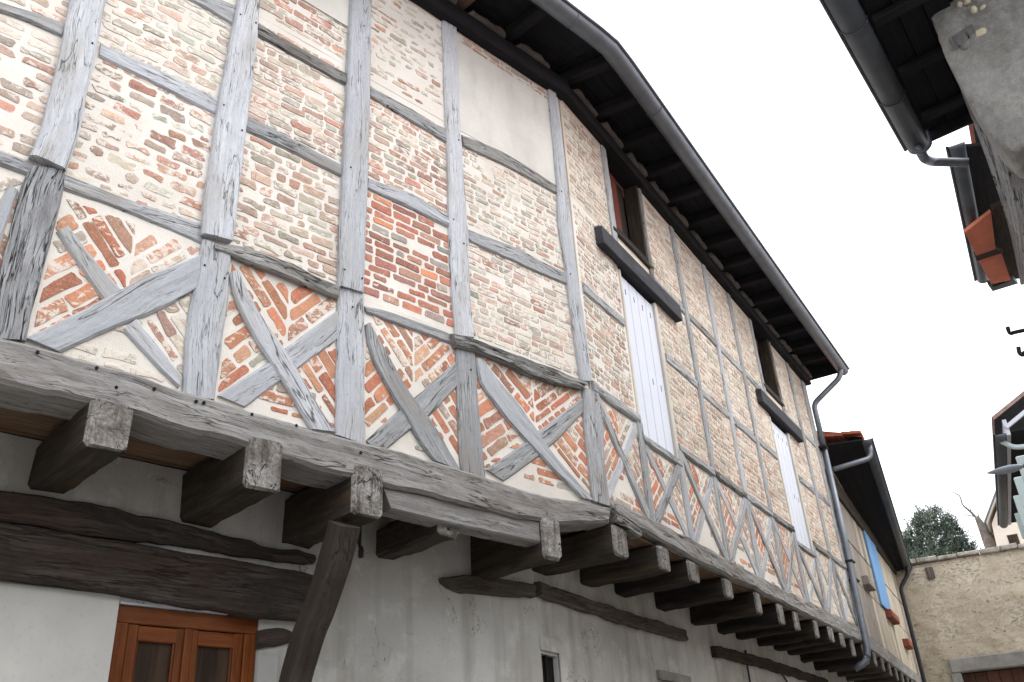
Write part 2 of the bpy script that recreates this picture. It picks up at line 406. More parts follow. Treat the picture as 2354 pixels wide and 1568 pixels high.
def brickm():
    m = M('old_brick', .9, spec=.15); p = m.pos()
    at = m.n('VertexColor', layer_name='tone'); base = at.outputs['Color']; lime = at.outputs['Alpha']
    a = m.noise(p, 22, 4, .65); b = m.noise(p, 95, 3, .7)
    col = m.mix(m.rng(a, .35, .7, 0, .55), base, m.mix(1.0, base, (.62, .59, .57, 1), 'MULTIPLY'))
    col = m.mix(m.rng(b, .52, .68, 0, .45), col, m.mix(.5, base, (.8, .72, .62, 1)))
    lm = m.noise(m.mapping(p, (1, 1, 1.4)), 16, 4, .72, .5)
    thr = m.rng(lime, 0, 1, .78, .36)
    mask = m.math('MULTIPLY', m.math('GREATER_THAN', lm, thr), 1.0)
    sm = m.rng(m.math('SUBTRACT', lm, thr), -.015, .03)
    col = m.mix(m.math('MULTIPLY', sm, .85), col, srgb(222, 214, 203))
    vein = m.rng(m.math('ABSOLUTE', m.math('SUBTRACT', m.noise(p, 26, 2, .6, 1.2), .5)), 0, .02, .55, 0)
    vein = m.math('MULTIPLY', vein, m.rng(m.noise(p, 9, 2), .48, .6))
    col = m.mix(vein, col, srgb(70, 56, 48))
    h = m.math('ADD', m.math('MULTIPLY', a, .7), m.math('MULTIPLY', b, .5)); h = m.math('SUBTRACT', h, vein)
    return m.out(col, m.bump(h, .55, .008))
BRICK = brickm()

def render_wall():
    m = M('grey_lime_render', .93, spec=.12); p = m.pos()
    a = m.noise(p, 1.1, 5, .6, .3); b = m.noise(p, 5, 5, .65); c = m.noise(p, 60, 3, .7)
    dn = m.noise(m.mapping(p, (7, 7, .45)), 1, 4, .6)
    col = m.mix(m.rng(a, .36, .64), srgb(210, 209, 206), srgb(182, 180, 175))
    col = m.mix(m.rng(b, .54, .66, 0, .55), col, srgb(220, 219, 214))
    col = m.mix(m.rng(dn, .50, .68, 0, .45), col, srgb(148, 144, 136))
    col = m.mix(m.rng(c, .58, .74, 0, .3), col, srgb(126, 122, 116))
    ck = m.rng(m.math('ABSOLUTE', m.math('SUBTRACT', m.noise(p, 1.7, 5, .62, .5), .5)), 0, .0045, 1, 0); ck = m.math('MULTIPLY', ck, m.rng(m.noise(p, 2.3, 2), .52, .58))
    chip = m.rng(m.noise(p, 13, 4, .7), .66, .69); col = m.mix(m.math('MULTIPLY', chip, .7), col, srgb(226, 224, 218))
    col = m.mix(m.math('MULTIPLY', ck, .75), col, srgb(70, 66, 60))
    h = m.math('SUBTRACT', m.math('ADD', m.math('MULTIPLY', b, .8), m.math('MULTIPLY', c, .5)), m.math('ADD', ck, m.math('MULTIPLY', chip, .4)))
    return m.out(col, m.bump(h, .35, .012))
RENDER = render_wall()
WHITEWALL = mortar('pale_fresh_render', srgb(206, 204, 200), srgb(190, 189, 186), .15)

def simple(name, col, rough=.6, metal=0.0, var=.15, scale=8, bump=.1, spec=.3):
    m = M(name, rough, metal, spec); p = m.pos(); a = m.noise(p, scale, 5, .6)
    d = tuple(c * (1 - var * 1.5) for c in col[:3]) + (1,); l = tuple(min(1, c * (1 + var)) for c in col[:3]) + (1,)
    return m.out(m.ramp(a, [(.3, d), (.7, l)]), m.bump(m.noise(p, scale * 7, 4), bump, .005))
ZINC = simple('weathered_zinc', srgb(122, 128, 136), .5, .55, .15, 5, .06)
ZINC_D = simple('dark_zinc', srgb(92, 97, 104), .5, .4, .15, 5, .06)
BLACK = simple('black_pipe', srgb(44, 46, 52), .5, 0, .1, 6, .05)
IRON = simple('rusty_iron', srgb(48, 44, 42), .8, .2, .3, 30, .3)
WHITE = simple('white_painted_shutter', srgb(205, 208, 219), .45, 0, .03, 3, .03)
GREY_REV = mortar('shutter_reveal_plaster', srgb(206, 200, 190), srgb(188, 182, 172), .15)
CHAR = wood('charcoal_lintel', srgb(44, 44, 48), srgb(64, 64, 69), srgb(86, 86, 92), crk=.4, bump=.25)
DARKIN = simple('unlit_dark', srgb(26, 24, 24), .9, 0, .2, 4, .1)  # near-black colour standing for unlit rooms, recesses and holes
REDBOARD = wood('red_brown_board', srgb(88, 44, 34), srgb(122, 64, 50), srgb(150, 86, 70), crk=.3, bump=.2)
VARN = wood('varnished_window_wood', srgb(80, 42, 20), srgb(122, 66, 31), srgb(152, 90, 46), crk=.15, rough=.4, bump=.12)
TERRA = simple('terracotta_tile', srgb(158, 88, 66), .85, 0, .25, 9, .3)
TERRA_L = simple('pale_terracotta_tile', srgb(206, 124, 100), .85, 0, .15, 5, .2)
TERRA_M = simple('weathered_mauve_tile', srgb(150, 124, 118), .85, 0, .2, 9, .3)
TERRA_D = simple('dark_terracotta_tile', srgb(140, 78, 62), .85, 0, .25, 9, .3)
BLUE = wood('blue_painted_shutter', srgb(104, 150, 200), srgb(122, 168, 214), srgb(140, 182, 224), crk=.15, bump=.15)
LAMPG = simple('grey_lamp_shell', srgb(150, 160, 170), .4, 0, .08, 6, .03)
TEAL = simple('pale_green_shutter_paint', srgb(196, 212, 212), .5, 0, .05, 3, .03)
CONC = mortar('grey_concrete', srgb(160, 158, 154), srgb(120, 118, 114), .4, stain=srgb(96, 94, 90))
FILLET = mortar('dirty_mortar', srgb(136, 132, 127), srgb(104, 101, 97), .5)
DOORB = wood('brown_garage_door', srgb(72, 50, 42), srgb(98, 68, 58), srgb(120, 88, 76), crk=.2)
def glass():
    m = M('dark_window_glass', .28, 0, .06); p = m.pos()
    return m.out(m.mix(m.rng(m.noise(m.mapping(p, (9, 9, .7)), 2, 3), .35, .65), srgb(50, 40, 33), srgb(80, 66, 55)))
GLASS = glass()
def stone(name, a, b, c, big=3.0, bk=1.0):
    m = M(name, .95, spec=.1); p = m.pos()
    n1 = m.noise(p, big, 6, .65, .4); n2 = m.noise(p, big * 7, 6, .7); n3 = m.noise(p, big * 30, 4, .7)
    col = m.ramp(m.math('ADD', m.math('MULTIPLY', n1, .6), m.math('MULTIPLY', n2, .4)), [(.36, a), (.5, b), (.64, c)])
    pit = m.math('MULTIPLY', m.rng(n2, .62, .7), m.rng(n3, .5, .6)); col = m.mix(m.math('MULTIPLY', pit, .7), col, (a[0] * .35, a[1] * .33, a[2] * .3, 1))
    h = m.math('ADD', n2, m.math('MULTIPLY', n3, .6))
    return m.out(col, m.bump(h, bk, .03))
def rubble():
    m = M('buff_rubble_render', .95, spec=.1); p = m.pos()
    n1 = m.noise(p, 1.4, 5, .65, .4); n2 = m.noise(m.mapping(p, (1, 1, 1.8)), 7, 5, .7); n3 = m.noise(p, 40, 3, .7)
    col = m.ramp(m.math('ADD', m.math('MULTIPLY', n1, .55), m.math('MULTIPLY', n2, .45)), [(.36, srgb(172, 160, 141)), (.5, srgb(200, 188, 168)), (.64, srgb(220, 210, 193))])
    ck = m.rng(m.math('ABSOLUTE', m.math('SUBTRACT', m.noise(m.mapping(p, (1, 1, 2.6)), 4.5, 5, .7, .2), .5)), 0, .010, .45, 0)
    ck = m.math('MULTIPLY', ck, m.rng(n1, .46, .58)); pit = m.math('MULTIPLY', m.rng(n2, .58, .66), m.rng(n3, .48, .58))
    dk = m.math('MAXIMUM', ck, m.math('MULTIPLY', pit, .8)); col = m.mix(m.math('MULTIPLY', dk, .8), col, srgb(72, 62, 52))
    h = m.math('SUBTRACT', m.math('ADD', n2, m.math('MULTIPLY', n3, .5)), m.math('MULTIPLY', dk, 1.2))
    return m.out(col, m.bump(h, 1.0, .03))
RUBBLE = rubble()
GSTONE = stone('grey_render_stone', srgb(146, 144, 141), srgb(172, 170, 167), srgb(200, 198, 194), 3.5, .9)
CSTONE = stone('cream_field_stone', srgb(206, 194, 164), srgb(226, 216, 188), srgb(236, 230, 208), 8, .4)
COPE = stone('coping_stone', srgb(120, 116, 108), srgb(158, 153, 144), srgb(190, 186, 176), 5, .8)
PAVE = stone('street_paving', srgb(136, 132, 127), srgb(158, 154, 148), srgb(178, 174, 168), 1.5, .3)
BARK = stone('grey_bark', srgb(96, 88, 82), srgb(126, 117, 110), srgb(152, 144, 136), 9, .6)
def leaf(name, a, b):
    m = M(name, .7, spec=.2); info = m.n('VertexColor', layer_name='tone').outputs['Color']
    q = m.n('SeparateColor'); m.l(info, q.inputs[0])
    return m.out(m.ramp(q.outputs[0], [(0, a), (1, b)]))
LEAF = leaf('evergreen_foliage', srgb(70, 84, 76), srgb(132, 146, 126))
CREAM = mortar('cream_house_wall', srgb(228, 220, 208), srgb(214, 206, 194), .15)

# ------------------------------------------------------------------ ground
def ground_z(x, y): return .075 * max(0, min(x, 24) - 3)
gv = []; gf = []; gx = [-60, -20, -5, 0, 3, 8, 14, 20, 24, 40, 80, 300]; gy = [-300, -60, -10, 0, 5, 12, 30, 80, 300]
for x in gx:
    for y in gy: gv.append((x, y, ground_z(x, y)))
for i in range(len(gx) - 1):
    for j in range(len(gy) - 1): gf.append((i * len(gy) + j, (i + 1) * len(gy) + j, (i + 1) * len(gy) + j + 1, i * len(gy) + j + 1))
mk('ground', gv, gf, PAVE, kind='structure')

# ------------------------------------------------------------------ the long timber-framed house
HOUSE = thing('timber_framed_house', 'long jettied half-timbered house with brick infill and dark overhanging eaves', 'house', (4.87, 4.66, 0))
H = HOUSE
FO = 0.022                                     # timbers stand this far in front of the mortar

# lower storey wall
xb = 4.87 - .66 * TB; sbB = .66 * TB
sheet('lower_wall', FA, -1.6, xb, 0, 3.42, [(1.785, 2.575, 1.2, 2.67)], -.66, .25, RENDER, H, amp=.010, sd=1)
sheet('lower_wall', FB, sbB, 8.1, 0, 3.42, [(.10, .34, 1.95, 2.62), (2.2, 2.75, 1.2, 2.6)], -.66, .25, RENDER, H, amp=.012, sd=40)
fbox('interior_wall', FA, -1.6, xb, 0, 3.4, -1.3, -1.25, DARKIN, H)
fbox('interior_wall', FB, 0, 8.1, 0, 3.4, -1.3, -1.25, DARKIN, H)
fbox('light_stop_core', FA, -1.6, 4.5, 3.47, 7.55, -3.2, -.22, DARKIN, H)  # solid blocks added behind the facade to stop light leaking through
fbox('light_stop_core', FB, .1, 8.0, 3.48, 7.54, -3.2, -.24, DARKIN, H)
sheet('gable_end', Fr(FB.w(8.05, 0, -3.2)[:2], 14.2 - 90), 0, 2.5, 0, 3.4, [], 0, .1, RENDER, H, step=.5)
sheet('gable_end', Fr(FB.w(8.05, 0, -3.2)[:2], 14.2 - 90), 0, 3.18, 3.44, 7.55, [], 0, .1, MORTAR_B, H, step=.5)
fbox('side_wall', FA, -1.75, -1.6, 0, 7.5, -3.2, -.05, RENDER, H)
# paler render under the old lintel, left of the window
sheet('pale_render_patch', FA, -1.6, 1.783, 0, 2.70, [], -.652, .006, WHITEWALL, H, amp=.003, sd=5)
sheet('pale_render_patch', FA, 2.578, 2.70, 0, 2.46, [], -.652, .006, WHITEWALL, H, amp=.003, sd=9)

# window under the lintel
WIN = fbox('window', FA, 1.79, 2.57, 2.575, 2.66, -.735, -.675, VARN, H, label='varnished brown two-leaf window under the dark lintel')
fbox('frame', FA, 1.79, 1.855, 1.2, 2.574, -.735, -.675, VARN, WIN, axis='z')
fbox('frame', FA, 2.50, 2.57, 1.2, 2.574, -.735, -.675, VARN, WIN, axis='z')
for a, b in ((1.858, 2.172), (2.178, 2.497)):
    fbox('stile', FA, a, a + .055, 1.2, 2.572, -.73, -.685, VARN, WIN, axis='z')
    fbox('stile', FA, b - .055, b, 1.2, 2.572, -.73, -.685, VARN, WIN, axis='z')
    fbox('top_rail', FA, a + .056, b - .056, 2.495, 2.571, -.728, -.687, VARN, WIN)
    fbox('glazing_bead', FA, a + .056, a + .066, 1.2, 2.494, -.722, -.695, VARN, WIN, axis='z', bev=.002)
    fbox('glazing_bead', FA, b - .066, b - .056, 1.2, 2.494, -.722, -.695, VARN, WIN, axis='z', bev=.002)
    fbox('pane', FA, a + .05, b - .05, 1.2, 2.498, -.716, -.710, GLASS, WIN, bev=.001)
fbox('cover_strip', FA, 2.155, 2.195, 1.2, 2.572, -.684, -.668, VARN, WIN, axis='z')
fbox('draught_strip', FA, 1.79, 2.57, 2.662, 2.672, -.70, -.655, WHITE, H, bev=.001)
fbox('dark_board', FA, 1.785, 2.56, 2.673, 2.72, -.72, -.66, W_DARK, H)  # dark oak board between the window head and the lintel

# small barred opening and a blocked one further right
OPEN = fbox('opening_frame', FB, .345, .46, 1.95, 2.66, -.655, -.64, RENDER, H, axis='z', label='small dark barred opening in grey wall')
fbox('recess_shade_plate', FB, .101, .339, 1.955, 2.615, -.72, -.70, DARKIN, OPEN, axis='z', bev=.002)  # near-black plate standing for the shade inside the opening
fbox('lintel_strip', FB, .08, .47, 2.64, 2.74, -.656, -.645, RENDER, OPEN)
for z in (2.18, 2.4): tube('bar', [FB.w(.09, z, -.69), FB.w(.35, z, -.69)], .008, IRON, OPEN, n=6)
tube('bar', [FB.w(.21, 1.9, -.69), FB.w(.21, 2.63, -.69)], .008, IRON, OPEN, n=6)
fbox('door_leaf', FB, 2.2, 2.75, 1.2, 2.6, -.80, -.76, W_DARK, H, axis='z')
fbox('door_lintel', FB, 2.12, 2.85, 2.6, 2.68, -.67, -.63, CONC, H)

# old lintel: rough upper course and the big lower beam
LO = -.60
tpx('lintel_beam', FA, [(-260, 1165), (0, 1199), (133, 1219), (300, 1246), (533, 1285), (690, 1312), (722, 1322)],
    [(-260, 1296), (0, 1327), (130, 1343), (277, 1364), (430, 1393), (590, 1418), (705, 1424)], LO, .15, W_DARK, H, wob=.010, rough=.008)
tpx('lintel_beam', FA, [(-260, 1075), (0, 1126), (95, 1137), (250, 1166), (367, 1190), (500, 1220), (620, 1254), (726, 1274)],
    [(-260, 1160), (0, 1196), (133, 1214), (300, 1240), (500, 1268), (600, 1282), (700, 1292), (726, 1292)], LO - .012, .14, W_DARK, H, wob=.02, rough=.012)
tpx('timber_stub', FA, [(594, 1450), (630, 1441), (668, 1437), (672, 1450)], [(594, 1491), (630, 1486), (668, 1483), (672, 1476)], -.64, .1, W_DARK, H, wob=.01)
# plate carrying the joists on the right
tpx('wall_plate', FA, [(1020, 1326), (1060, 1319), (1140, 1326), (1232, 1343)], [(1024, 1338), (1050, 1358), (1130, 1365), (1232, 1372)], -.60, .12, W_PLATE, H, wob=.012, rough=.01)
timber('wall_plate', FB, [(.07, 3.115), (1.5, 3.10), (2.86, 3.11)], [(.07, 3.01), (1.5, 2.99), (2.86, 3.0)], -.603, .12, W_PLATE, H, wob=.015, rough=.012)
timber('wall_plate', FB, [(3.6, 3.05), (5.5, 3.08), (8.0, 3.06)], [(3.6, 2.94), (5.5, 2.96), (8.0, 2.95)], -.61, .12, W_JOIST, H, wob=.015, rough=.012)

# sill beams of the jetty
tpx('sill_beam', FA, [(-330, 700), (-120, 742), (0, 773), (67, 789), (150, 810), (267, 843), (417, 896), (500, 920), (713, 983), (784, 1000), (998, 1057), (1118, 1096), (1251, 1139), (1365, 1156), (1402, 1166)],
    [(-330, 800), (-120, 848), (0, 876), (50, 890), (133, 906), (193, 920), (283, 943), (433, 990), (560, 1019), (680, 1060), (785, 1092), (875, 1112), (985, 1139), (1118, 1172), (1245, 1199), (1290, 1204), (1400, 1200)], .05, .26, W_SILL, H, wob=.012, rough=.009, cham=.02)
timber('sill_beam', FA, [(4.36, 3.475), (4.6, 3.47), (4.87, 3.475)], [(4.36, 3.40), (4.6, 3.38), (4.87, 3.40)], .03, .2, W_MOSS, H, wob=.012, rough=.012)
timber('sill_beam', FB, [(.03, 3.60), (.8, 3.615), (1.5, 3.62), (2.8, 3.61), (4.0, 3.60), (5.2, 3.62), (6.6, 3.63), (7.9, 3.64)],
       [(.03, 3.50), (.4, 3.47), (.9, 3.45), (1.5, 3.43), (2.3, 3.43), (3.0, 3.44), (4.8, 3.43), (6.7, 3.42), (7.9, 3.42)], .05, .26, W_SILL, H, wob=.014, rough=.010, cham=.02)
timber('packing_piece', FB, [(.10, 3.50), (.3, 3.49), (.52, 3.46)], [(.10, 3.43), (.3, 3.40), (.50, 3.40)], .055, .1, W_MOSS, H, wob=.015, rough=.012)

# joists under the jetty
def joist(fr, s0, s1, z0, z1, o0=-.72, o1=.045, mat=W_JOIST, tilt=0.0, bev=.020):
    c = lambda s, z, o: fr.w(s, z, o)
    P = [c(s0, z0 + tilt, o1), c(s1, z0 + tilt * .6, o1), c(s1, z1, o1), c(s0, z1, o1), c(s0, z0, o0), c(s1, z0, o0), c(s1, z1, o0), c(s0, z1, o0)]
    return hexa('joist', P, mat, H, bev=bev, endmat=END, sub=12, rough=.018)
joist(FA, .42, .62, 3.16, 3.40)
joist(FA, 1.255, 1.45, 3.165, 3.40, o1=.06)
joist(FA, 2.04, 2.245, 3.125, 3.405, o1=.055)
joist(FA, 2.685, 2.885, 3.09, 3.385, o1=.06, bev=.02)
joist(FA, 3.36, 3.52, 3.11, 3.30, o1=-.03, mat=W_DARK)
joist(FA, 4.165, 4.335, 3.06, 3.40, o1=.05)
for i, (a, b, z) in enumerate([(.06, .27, 3.19), (.81, 1.01, 3.22), (1.45, 1.67, 3.24), (2.30, 2.52, 3.24), (3.14, 3.29, 3.20), (3.90, 4.09, 3.21), (4.48, 4.65, 3.21), (5.22, 5.36, 3.22), (5.83, 6.02, 3.23), (6.42, 6.60, 3.24), (7.0, 7.16, 3.2), (7.62, 7.82, 3.16)]):
    joist(FB, a, b, z, 3.415, o1=.02 + .03 * random.random(), mat=W_JOIST if i < 2 else W_UNDER, tilt=random.uniform(-.01, .015))
tpx('trimmer_beam', FA, [(878, 1114), (985, 1140), (1118, 1170), (1243, 1200)], [(900, 1170), (985, 1192), (1118, 1222), (1246, 1250)], .02, .13, W_SILL, H, wob=.005, rough=.004)
# floor boards seen from below
for fr, a, b in ((FA, -1.2, xb), (FB, sbB, 8.0)):
    k = 0; o = -.02
    while o > -.66:
        wd = random.uniform(.14, .19)
        fbox('floor_board', fr, a, b + (o * 0), 3.425 + .004 * (k % 2), 3.45, max(o - wd + .006, -.66), o, W_BOARD, H, bev=.003); o -= wd; k += 1

# curved prop under the third joist, leaning back to the wall
pp = []
for (x, y), yy in zip([(792, 1205), (778, 1260), (760, 1320), (735, 1395), (712, 1450), (694, 1510), (678, 1568), (655, 1690), (640, 1800)], [4.02, 4.08, 4.15, 4.24, 4.31, 4.38, 4.43, 4.50, 4.53]):
    r = ray((x, y)); pp.append(EYE + r * (yy / r.y))
pp = smooth_path(pp, 5); pv = []; pf = []; pu = []; uu = 0
for i, p in enumerate(pp):
    t = (pp[min(i + 1, len(pp) - 1)] - pp[max(i - 1, 0)]).normalized(); x = V((1, 0, 0)); y = t.cross(x).normalized(); x = y.cross(t)
    if i: uu += (p - pp[i - 1]).length
    hw, hd = .074 + .008 * nz(uu * 3, 5), .066
    ring = [(-1, -.7), (-.8, -1), (.8, -1), (1, -.7), (1, .7), (.8, 1), (-.8, 1), (-1, .7)]; v = 0
    for k, (cx_, cy_) in enumerate(ring):
        q = 1 + .03 * nz(uu * 5, k * 1.3, 2); pv.append(p + x * cx_ * hw * q + y * cy_ * hd * q); pu.append((uu, k * .045))
for i in range(len(pp) - 1):
    for k in range(8): pf.append((i * 8 + k, i * 8 + (k + 1) % 8, (i + 1) * 8 + (k + 1) % 8, (i + 1) * 8 + k))
pf.append(tuple(range(8))); pf.append(tuple((len(pp) - 1) * 8 + k for k in range(8)))
mk('prop_post', pv, pf, W_POST, H, uv=pu, label='curved brown timber prop leaning back under the jetty')
tube('iron_hook', smooth_path([FA.w(2.98, 3.16, -.30), FA.w(2.985, 3.06, -.31), FA.w(2.97, 3.02, -.27), FA.w(2.99, 2.98, -.30)], 4), [.012] * 8 + [.016] * 5, IRON, H, n=6)

# ---- posts of the left part
def P2(L, Rr, mat=W_PALE, off=FO, depth=.12, **k): return tpx('post', FA, L, Rr, off, depth, mat, H, **k)
P2([(175, -60), (167, 0), (147, 100), (117, 233), (88, 320), (75, 352)], [(258, -60), (247, 0), (218, 133), (187, 300), (165, 365), (156, 388)], off=.06, wob=.008, cham=.02)
P2([(72, 380), (48, 430), (28, 523), (0, 623), (-30, 775)], [(152, 392), (147, 433), (128, 523), (110, 589), (80, 689), (64, 782)], mat=W_SHAG, off=.03, wob=.010, rough=.012)
P2([(563, -60), (550, 0), (525, 133), (507, 233), (483, 400), (472, 467), (467, 535)], [(611, -60), (600, 0), (593, 100), (573, 267), (553, 433), (543, 523), (537, 552)], off=.05, wob=.007)
P2([(468, 548), (450, 656), (430, 756), (421, 908)], [(534, 575), (527, 690), (513, 773), (496, 918)], off=.028)
P2([(815, -60), (808, 0), (798, 267), (788, 467), (781, 655)], [(858, -60), (856, 0), (853, 233), (846, 467), (838, 672)], off=.045, wob=.005)
P2([(779, 660), (776, 830), (773, 998)], [(839, 676), (840, 856), (843, 1022)], off=.026)
P2([(1018, 30), (1025, 233), (1031, 367), (1035, 523), (1045, 723), (1050, 770)], [(1051, 55), (1061, 300), (1073, 467), (1078, 530), (1085, 690), (1091, 775)], off=.03)
P2([(1049, 790), (1051, 830), (1058, 1046), (1064, 1085)], [(1093, 800), (1095, 823), (1103, 940), (1113, 1046), (1118, 1098)], off=.026, mat=W_RAIL)
P2([(1256, 160), (1261, 200), (1271, 300), (1281, 400), (1287, 523), (1303, 623), (1315, 723), (1331, 823), (1338, 875)], [(1276, 175), (1281, 233), (1295, 333), (1305, 417), (1312, 500), (1330, 639), (1348, 756), (1358, 823), (1361, 875)], off=.032)
P2([(1343, 890), (1345, 956), (1355, 1046), (1366, 1151)], [(1377, 905), (1388, 956), (1390, 1046), (1405, 1164)], off=.034, mat=W_RAIL)
vpost('post', FA, -.02, 3.5, 7.4, .18, FO, .12, W_PALE, H)
# ---- rails
def RL(L, Rr, mat=W_RAIL, off=FO - .004, depth=.10, nm='rail', **k): return tpx(nm, FA, L, Rr, off, depth, mat, H, **k)
RL([(-60, -25), (0, 3), (80, 25), (150, 52)], [(-60, 0), (0, 26), (80, 52), (142, 82)])
RL([(233, 97), (367, 157), (506, 228)], [(229, 129), (367, 197), (500, 264)], mat=W_PALE)
RL([(571, 264), (680, 320), (790, 380)], [(566, 298), (680, 352), (790, 408)])
RL([(848, 407), (951, 443), (1035, 497)], [(846, 433), (935, 473), (1036, 524)], mat=W_PALE)
RL([(1076, 526), (1185, 566), (1303, 627)], [(1078, 554), (1185, 603), (1306, 654)])
RL([(420, -40), (480, -15), (545, 12)], [(425, -5), (480, 22), (540, 60)])
RL([(596, 52), (690, 108), (800, 168)], [(592, 80), (690, 136), (798, 196)], mat=W_MOSS)
RL([(853, 197), (940, 245), (1028, 300)], [(852, 223), (940, 274), (1028, 328)])
RL([(1062, 308), (1151, 343), (1220, 385), (1285, 430)], [(1066, 336), (1168, 383), (1220, 412), (1283, 447)], mat=W_MOSS)
MR = dict(nm='mid_rail')
RL([(-120, 300), (-40, 328), (80, 372)], [(-120, 330), (-40, 362), (72, 404)], **MR)
RL([(148, 396), (300, 457), (468, 512)], [(146, 434), (267, 477), (463, 560)], mat=W_RAIL, off=.012, **MR)
RL([(492, 562), (535, 556), (633, 588), (782, 655)], [(496, 574), (540, 588), (633, 626), (779, 682)], mat=W_MOSS, off=.04, wob=.012, **MR)
RL([(836, 701), (895, 713), (985, 746), (1054, 772)], [(845, 719), (935, 753), (1040, 790)], **MR)
RL([(1040, 766), (1118, 786), (1185, 813), (1268, 843), (1352, 878)], [(1050, 796), (1135, 818), (1201, 853), (1268, 878), (1340, 893)], mat=W_MOSS, off=.05, wob=.014, rough=.012, **MR)
# ---- crossed braces
def BR(L, Rr, off=.016, mat=W_PALE, **k): return tpx('brace', FA, L, Rr, off, .09, mat, H, **k)
BR([(130, 532), (187, 620), (236, 690)], [(160, 518), (213, 590), (281, 664)])
BR([(283, 756), (350, 830), (412, 892)], [(317, 730), (370, 797), (419, 862)])
BR([(60, 775), (150, 732), (233, 690), (333, 633), (462, 584)], [(140, 808), (267, 750), (367, 713), (455, 664)], off=.024)
BR([(531, 625), (540, 690), (583, 773), (650, 873), (716, 985)], [(550, 618), (593, 710), (667, 813), (772, 992)], off=.026)
BR([(500, 908), (617, 833), (653, 803), (782, 708)], [(566, 935), (633, 886), (693, 843), (779, 778)], off=.014)
BR([(842, 745), (848, 806), (901, 906), (985, 1046), (1000, 1058)], [(852, 740), (951, 913), (1001, 973), (1062, 1082)], off=.024, mat=W_RAIL)
BR([(843, 1012), (918, 943), (951, 916), (1052, 826)], [(868, 1050), (941, 990), (985, 960), (1057, 883)], off=.014, mat=W_RAIL)
BR([(1095, 823), (1105, 885), (1185, 986), (1271, 1076), (1338, 1144)], [(1110, 826), (1201, 936), (1275, 1046), (1366, 1150)], off=.024)
BR([(1117, 1078), (1190, 1030), (1235, 993), (1341, 912)], [(1160, 1106), (1240, 1050), (1275, 1020), (1345, 945)], off=.014, mat=W_RAIL)
BR([(-120, 700), (-40, 560), (20, 420)], [(-80, 720), (-5, 590), (45, 440)])

# ---- frame of the right part
BP = [0.0, .86, 1.70, 2.60, 3.54, 4.43, 5.28, 6.12, 7.0, 7.82]
shut_bays = (1, 6)
for i, s in enumerate(BP[1:], 1):
    jamb = i in (1, 2, 6, 7)
    mat = W_RAIL if i % 2 else W_PALE
    if i >= 6: mat = W_RAIL
    w = .12 if i < 9 else .2
    if jamb and i in (1, 6):
        vpost('post', FB, s, 6.24, 7.42, .10, FO, .11, mat, H); vpost('post', FB, s + (-.02), 3.60, 4.46, .12, FO, .11, mat, H)
    elif jamb:
        vpost('post', FB, s, 6.24, 7.42, .07, FO + .004, .11, W_MOSS, H); vpost('post', FB, s, 3.60, 4.46, .12, FO, .11, mat, H)
    else:
        vpost('post', FB, s, 4.46, 7.42, w, FO, .11, mat, H, lean=random.uniform(-.03, .03)); vpost('post', FB, s, 3.60, 4.47, w + .015, FO - .005, .11, mat, H)
for i in range(len(BP) - 1):
    a, b = BP[i] + .05, BP[i + 1] - .05
    sh = i in shut_bays
    if not sh:
        hrail('mid_rail', FB, a - .04, b + .04, 4.49, .085, .03, .1, W_MOSS if i % 2 else W_RAIL, H, bow=random.uniform(-.015, .015), wob=.010, rough=.009)
        hrail('rail', FB, a, b, 5.41 + random.uniform(-.03, .03), .10, FO - .006, .1, W_RAIL, H, bow=random.uniform(-.01, .02))
        if i != 0: hrail('rail', FB, a, b, 6.31, .10, FO - .006, .1, W_RAIL if i != 3 else W_MOSS, H, bow=random.uniform(-.01, .02))
    else:
        hrail('mid_rail', FB, a - .04, b + .04, 4.33, .07, .03, .1, W_RAIL, H)
        hrail('window_sill', FB, a - .08, b + .08, 6.43, .05, .03, .1, W_JOIST, H)
    zt = 4.43 if not sh else 4.29
    w = .05; ll = [(a, zt), (b - .06, 3.60)]; off = .018
    dx, dz = b - a, zt - 3.60; L_ = math.hypot(dx, dz); px_, pz_ = dz / L_ * w, dx / L_ * w
    o1, o2 = (.020, .010) if i % 2 == 0 else (.010, .020)
    timber('brace', FB, [(a - px_, zt - pz_), (b - px_, 3.60 - pz_)], [(a + px_, zt + pz_), (b + px_, 3.60 + pz_)], o1, .08, W_PALE if i % 2 else W_RAIL, H)
    timber('brace', FB, [(a - px_, 3.60 + pz_), (b - px_, zt + pz_)], [(a + px_, 3.60 - pz_), (b + px_, zt - pz_)], o2, .08, W_RAIL if i % 2 else W_PALE, H)

# wall plate under the eaves
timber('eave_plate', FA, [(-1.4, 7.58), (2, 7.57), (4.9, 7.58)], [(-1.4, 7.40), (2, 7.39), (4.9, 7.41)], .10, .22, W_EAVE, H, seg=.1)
timber('eave_plate', FB, [(-.01, 7.58), (4, 7.58), (8.05, 7.57)], [(-.01, 7.44), (4, 7.46), (8.05, 7.44)], .09, .22, W_EAVE, H, seg=.1)

